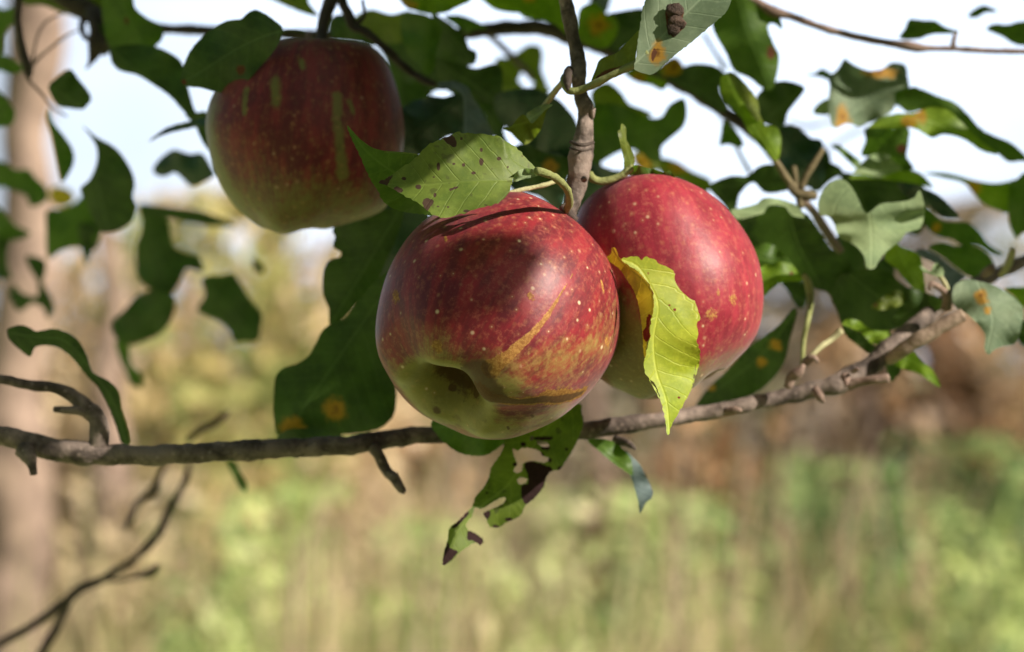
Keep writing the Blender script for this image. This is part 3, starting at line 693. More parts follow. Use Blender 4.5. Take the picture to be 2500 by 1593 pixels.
branch('faint blurred twig in the sky left of the ragged grey leaf', 'bark_olive', [
    ('limb', 'R5', [(60, 760, 1.5, 18), (160, 790, 1.5, 24), (290, 770, 1.5, 20), (350, 740, 1.5, 16)]), ('twig', 'R5', [(300, 940, 1.5, 18), (420, 860, 1.5, 20), (540, 800, 1.5, 16)])])
branch('pale green leafless stalk standing on the branch right of the right apple', 'green_twig', [
    ('limb', 'R6', [(155, 690, .97, 30), (185, 740, .97, 50), (200, 820, .97, 50), (200, 900, .965, 36), (180, 1000, .96, 36), (160, 1100, .96, 30), (150, 1270, .955, 30)]),
], lit=True, name='stalk', cat='stalk')
branch('short pale yellow stalk leaning right, left of the branch fork', 'pale_twig', [
    ('limb', 'R6', [(395, 1040, .96, 44), (330, 1100, .96, 36), (270, 1140, .957, 36), (210, 1200, .955, 30), (180, 1250, .953, 30)]),
    ('bud', 'R6', [(170, 1240, .953, 60), (220, 1210, .95, 44), (250, 1240, .95, 36)], 'bark_red')], lit=True, name='stalk', cat='stalk')

for x_, y_ in [(-40, 1052), (100, 1088), (220, 1107), (330, 1112), (480, 1106), (600, 1100), (760, 1092), (850, 1088), (940, 1074), (1010, 1066), (2040, 935), (2060, 930), (2110, 900), (2160, 850), (2210, 810), (2260, 768), (120, 935), (210, 970), (1295, 40), (1310, 130), (1320, 230), (1330, 300)]:
    for _ in range(9): SHADE.append(P(x_, y_, .935 if x_ < 1100 else (.965 if x_ > 2000 else .885)))
for x_, y_ in [(1480, 1044), (1600, 1026), (1700, 1012), (1800, 994), (1900, 972), (1980, 955), (2200, 856), (2280, 808), (2330, 780), (1410, 440), (1400, 490)]: LIT.append(P(x_, y_, .95 if x_ > 1450 else .88))

def lump(reg, pts, seed):
    VV, FF = [], []
    for x_, y_, d_, rx_, ry_ in pts:
        x_, y_ = Z(reg, [(x_, y_)])[0]; c_ = P(x_, y_, d_); k_ = K * d_ * REG[reg][2]; n0 = len(VV)
        for i in range(13):
            for j in range(20):
                th, ph_ = math.pi * i / 12, 2 * math.pi * j / 20; v = np.array([math.sin(th) * math.cos(ph_), math.cos(th), math.sin(th) * math.sin(ph_)])
                f = 1 + .28 * mnoise.noise(Vector(v * 2.2 + seed + x_)) + .22 * mnoise.noise(Vector(v * 6 + seed))
                VV.append(c_ + (RIGHT * v[0] * rx_ + UP * v[1] * ry_ + FWD * v[2] * rx_ * .45) * k_ * f)
        FF += [(n0 + i * 20 + j, n0 + i * 20 + (j + 1) % 20, n0 + (i + 1) * 20 + (j + 1) % 20, n0 + (i + 1) * 20 + j) for i in range(12) for j in range(20)]
    return mesh_np('gall', VV, FF)
# ------------------------------------------------------------------ leaves near the fruit
SP6 = [(1000, 470, 16, 34), (1140, 445, 20, 8), (1230, 455, 14, 18), (1390, 430, 18, 34), (1550, 400, 20, 16), (1390, 320, 12, 20), (1210, 220, 14, 14), (1630, 475, 10, 12),
       (1480, 490, 8, 12), (960, 565, 10, 10), (970, 730, 14, 22), (820, 655, 26, 20), (1320, 530, 22, 14), (690, 580, 22, 14), (1430, 820, 14, 6), (1260, 875, 30, 12), (1090, 840, 10, 10), (1000, 830, 14, 8), (1760, 380, 10, 10)]
fold = blade_mesh('S6', [(1675, 590), (1700, 530), (1740, 500), (1790, 488), (1850, 492), (1900, 503), (1935, 520), (1900, 556), (1840, 572), (1760, 590), (1690, 612)], .832, rib=[(1930, 518), (1680, 596)], up=-.6, rt=0., fold=.05, step=4)[0]
lf('spotted yellow green leaf lying on top of the front apple, with brown edge patches', 'spotted', 'S6',
   [(460, 615), (520, 582), (580, 545), (630, 508), (690, 465), (760, 420), (820, 368), (860, 320), (930, 262), (1000, 235), (1040, 212), (1090, 200), (1125, 182), (1150, 162), (1190, 160),
    (1240, 170), (1290, 165), (1340, 175), (1400, 170), (1470, 192), (1520, 185), (1570, 210), (1620, 248), (1680, 280), (1740, 330), (1790, 390), (1840, 440), (1905, 505), (1860, 500), (1820, 492), (1760, 495),
    (1710, 520), (1690, 560), (1668, 600), (1660, 650), (1630, 720), (1560, 790), (1480, 822), (1400, 840), (1320, 862), (1250, 890), (1160, 912), (1080, 935), (1000, 925), (930, 892), (870, 842), (800, 790), (700, 740), (620, 690), (540, 648)],
   .826, rib=[(1900, 510), (1680, 590), (1500, 596), (1300, 603), (1100, 615), (900, 630), (700, 632), (470, 617)], up=.55, rt=.1, fold=-.25, bend=.12, wave=.0014, step=4, ser=3.2, lam=23, spots=SP6,
   patches=[[(1040, 215), (1100, 185), (1150, 205), (1165, 260), (1150, 300), (1095, 270)], [(455, 610), (530, 575), (590, 550), (560, 600), (530, 650)], [(590, 670), (640, 655), (685, 690), (640, 715)],
            [(865, 770), (940, 765), (955, 800), (920, 850), (900, 885), (870, 850)], [(1070, 660), (1170, 640), (1250, 628), (1180, 670), (1110, 705), (1080, 700)][:0] or [(1100, 672), (1170, 650), (1180, 662), (1110, 690)]],
   lit=True, petiole=('S6', [(1890, 508, .827), (1950, 522, .83), (2030, 556, .836), (2110, 612, .842), (2170, 690, .85), (2188, 760, .855), (2178, 820, .86), (2155, 868, .866)]), pr=.0013, pmat='green_twig',
   extra=[('blade_fold', fold, 'pale')])
lf('dark green leaf with a pale rolled rim pointing up left, under the spotted leaf', 'mid', 'S6',
   [(175, 108), (215, 140), (265, 195), (330, 255), (400, 300), (500, 330), (620, 338), (740, 350), (840, 370), (950, 420), (1100, 600), (1180, 760), (1120, 880), (1000, 920), (880, 905), (800, 898), (680, 880), (570, 840),
    (490, 770), (460, 700), (400, 610), (340, 490), (290, 370), (240, 270), (200, 180)],
   .852, rib=[(1180, 780), (900, 650), (600, 520), (350, 330), (180, 112)], up=-.55, rt=.25, fold=.25, wave=.0016, step=4, ser=2.6, lam=17, lit=False,
   petiole=('S6', [(1150, 800, .85), (1500, 740, .862), (1700, 694, .866), (1850, 662, .868), (1980, 632, .87), (2090, 590, .874)]), pr=.0008, pmat='pale_twig',
   extra=[('rolled_rim', blade_mesh('S6', [(175, 106), (185, 104), (225, 150), (275, 205), (335, 255), (405, 300), (500, 326), (620, 336), (740, 346), (828, 362), (740, 356), (620, 350), (500, 346), (400, 328), (320, 290), (250, 232), (205, 170)], .847, up=.5, step=4)[0], 'spotted')])
yl = blade_mesh('R7', [(205, 590), (235, 560), (240, 528), (262, 526), (278, 568), (300, 600), (350, 628), (410, 680), (460, 740), (490, 800), (502, 880), (495, 940), (472, 1000), (482, 1080), (462, 1110), (450, 1210), (438, 1180), (430, 1050), (410, 900), (380, 800), (330, 720), (290, 660), (240, 622)], .857,
                rib=[(255, 535), (300, 605), (460, 745), (500, 880), (450, 1210)], rt=-.9, up=.2, fold=.1, wave=.001, step=4, ser=1.5, lam=16, patches=[[(455, 960), (480, 940), (485, 1000), (470, 1030), (482, 1075), (460, 1112), (440, 1100), (432, 1050), (452, 1020)]])[0]
R5s = [(1500 + a * .4517, 900 + b * .4517) for a, b in [(441, -20), (430, 60), (408, 130), (375, 190), (342, 250), (312, 300), (296, 350), (284, 360), (278, 300), (264, 230), (248, 170), (228, 120), (190, 62)]]
R5z = [((x - 1400) / .3911, (y - 400) / .3911) for x, y in R5s]
lf('bright yellow leaf hanging point down in front of the right apple', 'yellow', 'R7',
   [(300, 600), (350, 583), (400, 580), (425, 602), (450, 582), (505, 598), (530, 622), (600, 652), (640, 690), (700, 730), (740, 790), (760, 860), (775, 910), (790, 960), (770, 1010), (780, 1060), (770, 1110), (790, 1170), (783, 1260), (760, 1330), (738, 1410)] + R5z +
   [(540, 1470), (512, 1380), (462, 1330), (440, 1270), (450, 1180), (472, 1110), (480, 1010), (492, 940), (502, 870), (492, 790), (455, 730), (380, 660)],
   .860, rib=[(290, 595), (400, 640), (490, 780), (530, 900), (500, 1100), (520, 1300), (580, 1480), (600, 1680)], rt=.35, up=.25, fold=-.18, wave=.0022, step=4, ser=3., lam=21,
   spots=[(632, 912, 9, 8), (468, 685, 9, 7), (600, 885, 6, 5), (660, 1460, 10, 8), (745, 940, 12, 4), (530, 970, 5, 5)], lit=True, extra=[('folded_half', yl, 'amber')])
lf('pale green leaf with two brown gall spots, cut by the top edge', 'grey', 'R4',
   [(430, 60), (450, 0), (500, -160), (640, -300), (820, -330), (980, -230), (1020, -100), (985, 5), (950, 80), (860, 160), (790, 220), (722, 278), (640, 340), (570, 400), (520, 450), (490, 466), (440, 460), (380, 430), (392, 360), (400, 270), (418, 150)],
   .862, rib=[(380, 405), (450, 340), (580, 200), (700, 90), (850, -60), (960, -210)], up=.35, rt=-.1, fold=-.35, wave=.001, step=5, ser=2.2, lam=17,
   patches=[[(590, 50), (640, 25), (680, 45), (685, 110), (662, 125), (695, 150), (690, 180), (660, 200), (625, 235), (590, 190), (578, 120), (572, 80)], [(495, 315), (515, 300), (518, 345), (492, 382), (488, 350)]],
   rings=[(525, 330, 44, 62)], spots=[(500, 88, 7, 7)], lit=True,
   petiole=('R4', [(470, 330, .8605), (380, 402, .862), (300, 440, .863), (200, 490, .865), (110, 538, .868), (40, 566, .87), (-10, 572, .87), (-40, 555, .872), (-58, 510, .874), (-55, 480, .877)]), pr=.0013,
   extra=[('blade_half', blade_mesh('R4', [(108, 520), (140, 430), (170, 370), (270, 330), (350, 250), (412, 190), (402, 280), (385, 370), (372, 412), (300, 450), (200, 500), (130, 540)], .868, rib=[(110, 530), (250, 470), (380, 405)], up=.5, rt=-.3, fold=.1, step=5,
           patches=[[(115, 525), (190, 445), (330, 413), (300, 450), (200, 500)]])[0], 'olive')] + [('gall', lump('R4', [(632, 68, .8595, 56, 44), (640, 135, .859, 54, 36), (625, 175, .859, 42, 52), (668, 150, .8595, 34, 30)], 3.), 'gall')])
lf('small curled olive leaf on a long stalk left of the upright twig', 'olive', 'R3',
   [(1080, 658), (1110, 652), (1148, 656), (1115, 688), (1098, 740), (1080, 800), (1030, 870), (975, 905), (925, 868), (890, 832), (840, 803), (890, 790), (925, 745), (960, 718), (995, 742), (1012, 768), (1030, 740), (1010, 700)][:14] + [(1000, 725), (1035, 690)],
   .895, rib=[(1110, 655), (1040, 740), (840, 803)], up=-.3, rt=.2, fold=.3, wave=.003, step=5, ser=1., lam=14,
   petiole=('R3', [(1090, 670, .894), (1140, 605, .89), (1190, 540, .885), (1240, 482, .878), (1262, 470, .876)]), pr=.0011, pmat='pale_twig',
   extra=[('blade_fold', blade_mesh('R3', [(985, 712), (1050, 672), (1100, 652), (1148, 657), (1100, 690), (1060, 735), (1020, 770), (1000, 750)], .889, up=.5, rt=-.2, step=5)[0], 'pale')])
lf('thin curled leaf standing up on a stalk over the right apple', 'olive', 'R4',
   [(300, 772), (328, 800), (332, 870), (356, 920), (378, 985), (374, 1036), (345, 1060), (316, 1072), (314, 1000), (292, 900), (276, 820), (292, 810)], .885, rib=[(370, 1040), (340, 940), (300, 780)], rt=1.2, fold=.3, wave=.001, step=4, ser=1., lam=12,
   petiole=('R4', [(100, 1085, .882), (120, 1118, .884), (170, 1134, .885), (240, 1122, .885), (310, 1090, .885), (375, 1040, .885)]), pr=.0013, pmat='green_twig', lit=True,
   extra=[('blade_half', blade_mesh('R4', [(375, 1036), (430, 1042), (500, 1058), (560, 1080), (600, 1066), (632, 1112), (560, 1112), (480, 1104), (400, 1094), (340, 1092)], .888, up=-1.0, step=4)[0], 'mid')])
lf('tattered leaf full of holes with blackened edges hanging below the front apple', 'tatter', 'S4',
   [(553, 1027), (552, 985), (562, 935), (580, 880), (590, 812), (640, 770), (688, 720), (724, 680), (740, 630), (790, 570), (820, 510), (832, 460), (880, 390), (908, 330), (915, 240), (980, 180), (1100, 120), (1230, 95), (1350, 88), (1358, 130), (1370, 200), (1340, 290), (1300, 370), (1260, 432), (1232, 470), (1182, 480), (1152, 520), (1140, 572),
    (1080, 642), (1032, 680), (1000, 740), (920, 780), (872, 808), (822, 800), (806, 760), (786, 728), (822, 706), (882, 680), (915, 652), (908, 630), (860, 650), (800, 688), (768, 700), (738, 692), (722, 740), (686, 790), (700, 822), (742, 842), (788, 880), (770, 912), (742, 895), (692, 922), (640, 962), (600, 1002)],
   .915, rib=[(1330, 90), (1150, 240), (1020, 420), (930, 560), (770, 690), (640, 830), (556, 1020)], up=.15, rt=.3, fold=.15, wave=.003, step=4, ser=2.5, lam=13, smooth=True,
   holes=[[(958, 350), (990, 360), (1010, 345), (1060, 345), (1115, 362), (1130, 390), (1165, 400), (1162, 422), (1130, 430), (1080, 420), (1040, 425), (1018, 440), (1010, 480), (975, 490), (965, 468), (985, 440), (970, 400)],
          [(983, 530), (1010, 515), (1045, 528), (1030, 548), (1000, 556)], [(1095, 303), (1160, 310), (1168, 334), (1130, 336)], [(1060, 278), (1080, 275), (1076, 300), (1060, 300)]],
   patches=[[(1025, 440), (1060, 420), (1110, 432), (1190, 462), (1170, 500), (1150, 525), (1140, 572), (1082, 640), (1040, 672), (1015, 640), (1008, 570), (1050, 550), (1045, 500)], [(550, 1030), (560, 940), (575, 890), (600, 930), (640, 950), (600, 1000)],
            [(700, 820), (742, 842), (790, 880), (770, 915), (730, 885), (695, 880)], [(1085, 280), (1180, 278), (1185, 296), (1090, 298)], [(785, 725), (820, 708), (830, 725), (815, 760), (800, 760)], [(1125, 340), (1170, 335), (1172, 352), (1130, 355)], [(620, 790), (690, 715), (700, 730), (640, 795), (600, 815)]],
   spots=[(1020, 322, 16, 12), (1125, 384, 14, 14), (1235, 462, 14, 12), (935, 760, 22, 10), (1175, 415, 12, 12), (860, 800, 20, 8), (1272, 352, 10, 8), (810, 605, 14, 5), (975, 440, 16, 10), (1150, 600, 10, 10)])
lf('plain green leaf half hidden under the bottom left of the front apple', 'mid', 'S4',
   [(485, 195), (520, 270), (562, 315), (640, 370), (720, 390), (800, 387), (862, 352), (910, 312), (960, 250), (960, 150), (800, 100), (600, 110)], .925, base=(940, 200), tip=(490, 230), up=.1, rt=-.4, ser=2., lam=18, lit=None)
lf('green leaf with a bluish curled tip hanging under the branch, below the yellow leaf', 'mid', 'S4',
   [(1395, 300), (1470, 290), (1550, 312), (1600, 350), (1640, 395), (1655, 450), (1655, 505), (1600, 470), (1540, 430), (1460, 360)], .94, base=(1395, 300), tip=(1655, 500), up=.2, rt=.2,
   extra=[('curled_tip', blade_mesh('S4', [(1612, 362), (1660, 400), (1700, 440), (1742, 520), (1775, 600), (1765, 640), (1735, 662), (1700, 725), (1688, 650), (1662, 560), (1635, 470)], .938, up=.5, rt=-.4, fold=.3)[0], 'slate')])
lf('tip of a dark leaf showing under the lower branch, left of the tattered leaf', 'dark', 'N', [(655, 1110), (720, 1080), (800, 1085), (830, 1060), (700, 1050), (640, 1130), (620, 1160)], .98, lit=False)

# ------------------------------------------------------------------ leaves round the left apple
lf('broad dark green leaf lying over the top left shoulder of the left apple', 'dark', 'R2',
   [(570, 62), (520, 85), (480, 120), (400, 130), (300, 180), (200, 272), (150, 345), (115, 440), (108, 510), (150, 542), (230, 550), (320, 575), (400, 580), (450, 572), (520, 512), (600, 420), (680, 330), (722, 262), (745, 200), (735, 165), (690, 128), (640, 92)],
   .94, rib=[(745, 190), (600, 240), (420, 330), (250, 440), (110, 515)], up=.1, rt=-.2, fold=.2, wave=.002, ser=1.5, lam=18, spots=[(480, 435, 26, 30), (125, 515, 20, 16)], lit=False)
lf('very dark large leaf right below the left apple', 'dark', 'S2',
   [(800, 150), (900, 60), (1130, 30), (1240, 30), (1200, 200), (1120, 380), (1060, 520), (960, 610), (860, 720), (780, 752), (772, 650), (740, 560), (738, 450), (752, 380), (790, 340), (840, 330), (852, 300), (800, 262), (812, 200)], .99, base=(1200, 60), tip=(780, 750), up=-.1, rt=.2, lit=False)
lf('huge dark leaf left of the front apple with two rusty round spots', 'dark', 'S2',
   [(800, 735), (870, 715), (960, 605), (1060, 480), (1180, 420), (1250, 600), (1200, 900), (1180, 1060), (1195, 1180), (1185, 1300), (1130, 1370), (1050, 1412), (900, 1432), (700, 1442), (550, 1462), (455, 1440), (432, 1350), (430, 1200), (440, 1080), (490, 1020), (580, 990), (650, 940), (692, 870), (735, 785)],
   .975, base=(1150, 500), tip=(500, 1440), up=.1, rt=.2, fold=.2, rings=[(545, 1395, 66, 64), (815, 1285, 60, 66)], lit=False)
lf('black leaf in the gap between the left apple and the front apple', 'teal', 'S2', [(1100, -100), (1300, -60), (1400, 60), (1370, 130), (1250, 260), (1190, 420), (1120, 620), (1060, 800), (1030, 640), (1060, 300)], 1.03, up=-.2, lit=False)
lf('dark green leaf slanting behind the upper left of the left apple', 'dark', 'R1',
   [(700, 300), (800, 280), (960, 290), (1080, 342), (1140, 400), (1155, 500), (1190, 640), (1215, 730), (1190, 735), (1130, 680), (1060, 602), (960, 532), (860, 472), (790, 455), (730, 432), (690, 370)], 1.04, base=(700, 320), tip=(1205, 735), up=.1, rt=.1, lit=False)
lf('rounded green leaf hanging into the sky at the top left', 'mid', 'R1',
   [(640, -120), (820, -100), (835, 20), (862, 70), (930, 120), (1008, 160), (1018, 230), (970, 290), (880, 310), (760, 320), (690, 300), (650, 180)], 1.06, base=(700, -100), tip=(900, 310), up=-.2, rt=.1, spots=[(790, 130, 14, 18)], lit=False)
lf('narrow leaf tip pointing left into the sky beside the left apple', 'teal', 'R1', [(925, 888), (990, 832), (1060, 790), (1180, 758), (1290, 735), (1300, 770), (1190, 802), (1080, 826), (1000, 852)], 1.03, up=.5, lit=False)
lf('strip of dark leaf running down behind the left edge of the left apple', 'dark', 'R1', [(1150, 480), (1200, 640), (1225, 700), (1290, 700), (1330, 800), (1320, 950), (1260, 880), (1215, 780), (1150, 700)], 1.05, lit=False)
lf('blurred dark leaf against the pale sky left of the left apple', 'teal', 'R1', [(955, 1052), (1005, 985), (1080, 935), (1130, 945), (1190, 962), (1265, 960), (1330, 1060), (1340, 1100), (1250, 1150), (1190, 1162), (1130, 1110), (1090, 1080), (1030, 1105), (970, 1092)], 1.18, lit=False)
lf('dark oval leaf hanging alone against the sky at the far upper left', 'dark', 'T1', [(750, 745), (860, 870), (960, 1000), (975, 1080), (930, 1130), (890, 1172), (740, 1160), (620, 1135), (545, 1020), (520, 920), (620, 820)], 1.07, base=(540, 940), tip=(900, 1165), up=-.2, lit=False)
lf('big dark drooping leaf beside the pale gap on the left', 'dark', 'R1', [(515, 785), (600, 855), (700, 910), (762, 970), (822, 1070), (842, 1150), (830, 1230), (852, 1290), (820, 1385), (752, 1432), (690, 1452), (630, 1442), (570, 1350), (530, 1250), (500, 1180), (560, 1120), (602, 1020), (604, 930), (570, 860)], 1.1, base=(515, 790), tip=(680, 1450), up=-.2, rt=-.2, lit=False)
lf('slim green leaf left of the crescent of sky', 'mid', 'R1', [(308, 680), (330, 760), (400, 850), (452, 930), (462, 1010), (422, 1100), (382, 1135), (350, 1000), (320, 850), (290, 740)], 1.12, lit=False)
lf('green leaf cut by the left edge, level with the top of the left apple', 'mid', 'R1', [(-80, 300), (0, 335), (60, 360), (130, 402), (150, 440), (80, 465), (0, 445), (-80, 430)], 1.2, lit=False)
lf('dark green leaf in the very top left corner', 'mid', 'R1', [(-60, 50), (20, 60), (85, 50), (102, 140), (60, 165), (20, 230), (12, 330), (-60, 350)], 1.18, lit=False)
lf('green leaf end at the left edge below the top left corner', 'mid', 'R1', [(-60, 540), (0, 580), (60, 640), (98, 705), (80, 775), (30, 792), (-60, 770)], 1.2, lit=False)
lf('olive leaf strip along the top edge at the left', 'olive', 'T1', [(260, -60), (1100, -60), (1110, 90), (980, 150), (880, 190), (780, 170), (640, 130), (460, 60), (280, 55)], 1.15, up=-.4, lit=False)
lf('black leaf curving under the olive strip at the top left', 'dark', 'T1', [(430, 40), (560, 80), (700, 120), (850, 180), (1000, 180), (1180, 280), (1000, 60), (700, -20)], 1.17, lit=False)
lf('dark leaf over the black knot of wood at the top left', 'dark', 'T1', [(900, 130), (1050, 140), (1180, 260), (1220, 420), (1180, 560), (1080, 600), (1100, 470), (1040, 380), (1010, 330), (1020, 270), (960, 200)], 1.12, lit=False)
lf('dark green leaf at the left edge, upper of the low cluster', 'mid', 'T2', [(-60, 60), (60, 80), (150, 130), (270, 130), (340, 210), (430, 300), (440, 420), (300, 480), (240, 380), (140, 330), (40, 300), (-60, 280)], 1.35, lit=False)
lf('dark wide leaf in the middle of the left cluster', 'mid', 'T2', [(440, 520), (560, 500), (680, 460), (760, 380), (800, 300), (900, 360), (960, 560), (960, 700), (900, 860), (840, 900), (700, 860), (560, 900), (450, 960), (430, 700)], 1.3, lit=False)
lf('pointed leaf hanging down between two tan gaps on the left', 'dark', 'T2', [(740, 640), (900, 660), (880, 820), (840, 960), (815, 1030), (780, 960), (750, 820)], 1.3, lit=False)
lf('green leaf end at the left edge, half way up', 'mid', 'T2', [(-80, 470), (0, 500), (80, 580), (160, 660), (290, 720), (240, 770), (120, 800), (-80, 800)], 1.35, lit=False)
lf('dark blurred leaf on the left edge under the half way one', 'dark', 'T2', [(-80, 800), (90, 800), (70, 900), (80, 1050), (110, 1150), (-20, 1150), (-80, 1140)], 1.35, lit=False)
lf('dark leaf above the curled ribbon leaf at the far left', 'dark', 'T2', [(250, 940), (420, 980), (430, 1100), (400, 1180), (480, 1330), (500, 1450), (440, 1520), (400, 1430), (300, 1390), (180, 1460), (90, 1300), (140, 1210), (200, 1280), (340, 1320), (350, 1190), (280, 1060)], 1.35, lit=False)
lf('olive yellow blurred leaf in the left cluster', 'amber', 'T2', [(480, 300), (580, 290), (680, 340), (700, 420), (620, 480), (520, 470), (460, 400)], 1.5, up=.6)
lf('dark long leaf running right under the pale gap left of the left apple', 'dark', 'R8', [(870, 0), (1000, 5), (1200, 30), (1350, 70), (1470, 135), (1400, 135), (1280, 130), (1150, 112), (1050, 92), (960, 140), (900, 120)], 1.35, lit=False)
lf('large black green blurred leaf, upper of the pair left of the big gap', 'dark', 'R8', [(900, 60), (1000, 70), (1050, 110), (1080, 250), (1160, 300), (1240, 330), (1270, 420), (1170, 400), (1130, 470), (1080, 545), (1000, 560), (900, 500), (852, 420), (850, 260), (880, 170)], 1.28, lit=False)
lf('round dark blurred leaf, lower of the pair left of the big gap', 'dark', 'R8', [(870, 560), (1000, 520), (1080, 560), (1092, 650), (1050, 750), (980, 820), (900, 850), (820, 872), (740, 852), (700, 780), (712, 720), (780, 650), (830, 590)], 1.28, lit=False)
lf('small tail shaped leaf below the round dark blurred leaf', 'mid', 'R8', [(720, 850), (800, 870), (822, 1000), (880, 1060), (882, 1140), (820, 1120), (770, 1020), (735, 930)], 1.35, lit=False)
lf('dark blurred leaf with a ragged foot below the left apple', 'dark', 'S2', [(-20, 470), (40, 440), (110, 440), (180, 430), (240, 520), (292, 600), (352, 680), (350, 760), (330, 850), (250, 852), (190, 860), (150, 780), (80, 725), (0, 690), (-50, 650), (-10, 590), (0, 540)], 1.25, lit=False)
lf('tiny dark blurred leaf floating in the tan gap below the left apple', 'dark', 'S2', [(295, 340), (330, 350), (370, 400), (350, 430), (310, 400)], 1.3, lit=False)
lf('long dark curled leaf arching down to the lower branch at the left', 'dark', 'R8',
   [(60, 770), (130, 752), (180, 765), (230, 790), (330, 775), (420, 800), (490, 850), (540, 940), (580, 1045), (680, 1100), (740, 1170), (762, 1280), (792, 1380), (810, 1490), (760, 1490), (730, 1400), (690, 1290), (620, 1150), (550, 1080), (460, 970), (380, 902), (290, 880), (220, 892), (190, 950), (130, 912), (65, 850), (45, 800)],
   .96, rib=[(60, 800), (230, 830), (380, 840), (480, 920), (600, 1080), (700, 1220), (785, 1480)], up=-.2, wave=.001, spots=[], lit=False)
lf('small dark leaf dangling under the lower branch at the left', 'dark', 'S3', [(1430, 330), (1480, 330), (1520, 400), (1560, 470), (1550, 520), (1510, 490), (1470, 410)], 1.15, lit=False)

# ------------------------------------------------------------------ leaves along the top centre
REG['U1'] = (1750, 350, .22816); REG['U2'] = (2100, 350, .26076)
lf('olive leaf tip at the top edge above the left apple', 'olive', 'R2', [(560, -60), (870, -60), (905, 20), (962, 100), (880, 85), (790, 50), (690, 5)], 1.08, lit=False)
lf('bright green orange spotted leaf at the top edge, above right of the left apple', 'bright', 'R3', [(200, -80), (640, -80), (640, 0), (560, 42), (480, 80), (390, 90), (300, 72), (215, 30)], 1.02, rings=[(240, 28, 55, 30)], up=.2)
lf('long bright green leaf along the top edge left of the upright twig', 'bright', 'T3', [(690, -60), (1420, -60), (1440, 120), (1470, 320), (1380, 240), (1250, 190), (1080, 170), (1030, 130), (900, 115), (800, 90), (730, 40)], 1.06, base=(1440, 250), tip=(700, 0), up=.2, rings=[(1130, 0, 60, 20)])
lf('green leaf with a big orange and black gall behind the upright twig, right side', 'bright', 'R4', [(30, 90), (60, 40), (140, 20), (210, 90), (260, 110), (280, 190), (220, 290), (150, 300), (60, 270), (20, 240)], 1.06, rings=[(155, 160, 66, 56)], up=.1)
lf('green underside strip above the dark branch, right of the top sky gap', 'mid', 'T3', [(320, 160), (440, 140), (560, 170), (700, 240), (720, 270), (600, 280), (540, 320), (440, 250)], 1.1)
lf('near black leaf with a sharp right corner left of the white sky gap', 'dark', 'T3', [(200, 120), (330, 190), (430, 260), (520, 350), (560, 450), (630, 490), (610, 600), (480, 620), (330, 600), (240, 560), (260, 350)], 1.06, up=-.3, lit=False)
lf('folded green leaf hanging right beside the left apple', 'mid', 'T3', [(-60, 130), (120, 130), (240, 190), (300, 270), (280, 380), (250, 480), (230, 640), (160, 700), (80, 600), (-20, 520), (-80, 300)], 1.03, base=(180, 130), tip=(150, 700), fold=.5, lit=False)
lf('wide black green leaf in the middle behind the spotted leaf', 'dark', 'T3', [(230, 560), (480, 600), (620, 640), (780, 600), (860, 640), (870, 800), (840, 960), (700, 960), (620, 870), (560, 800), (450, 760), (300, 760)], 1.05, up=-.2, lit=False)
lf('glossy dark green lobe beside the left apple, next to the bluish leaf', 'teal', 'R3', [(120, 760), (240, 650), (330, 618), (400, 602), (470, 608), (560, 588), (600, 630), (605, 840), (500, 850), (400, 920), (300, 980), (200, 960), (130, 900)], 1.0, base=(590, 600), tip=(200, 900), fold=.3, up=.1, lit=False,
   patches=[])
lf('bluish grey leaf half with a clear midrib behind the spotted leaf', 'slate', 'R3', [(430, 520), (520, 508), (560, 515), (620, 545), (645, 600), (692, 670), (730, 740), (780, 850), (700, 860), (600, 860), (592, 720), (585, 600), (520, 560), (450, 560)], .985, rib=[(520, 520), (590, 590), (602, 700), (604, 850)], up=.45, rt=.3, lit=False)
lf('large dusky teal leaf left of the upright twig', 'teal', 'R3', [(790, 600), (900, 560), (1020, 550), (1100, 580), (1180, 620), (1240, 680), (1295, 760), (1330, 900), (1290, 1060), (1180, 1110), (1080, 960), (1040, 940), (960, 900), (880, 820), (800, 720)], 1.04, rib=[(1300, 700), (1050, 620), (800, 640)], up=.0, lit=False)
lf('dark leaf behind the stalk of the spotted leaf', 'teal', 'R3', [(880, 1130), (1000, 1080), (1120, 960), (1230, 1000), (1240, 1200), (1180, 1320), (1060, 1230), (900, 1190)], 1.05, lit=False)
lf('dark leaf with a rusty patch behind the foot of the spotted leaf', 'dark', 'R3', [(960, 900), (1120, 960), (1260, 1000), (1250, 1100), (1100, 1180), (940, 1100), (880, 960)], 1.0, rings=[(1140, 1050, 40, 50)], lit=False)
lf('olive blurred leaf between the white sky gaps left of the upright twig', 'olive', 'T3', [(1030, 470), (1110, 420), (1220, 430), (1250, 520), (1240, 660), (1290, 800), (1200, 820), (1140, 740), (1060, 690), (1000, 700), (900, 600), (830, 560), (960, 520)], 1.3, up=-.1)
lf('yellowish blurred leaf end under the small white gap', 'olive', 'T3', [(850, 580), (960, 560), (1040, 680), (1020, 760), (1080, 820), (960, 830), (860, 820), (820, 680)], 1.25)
lf('dark leaf filling the left of the curled olive leaf', 'dark', 'T3', [(560, 860), (700, 900), (860, 1000), (960, 1130), (880, 1220), (960, 1400), (1000, 1420), (860, 1330), (760, 1250), (700, 1100), (640, 1000)], 1.06, lit=False)
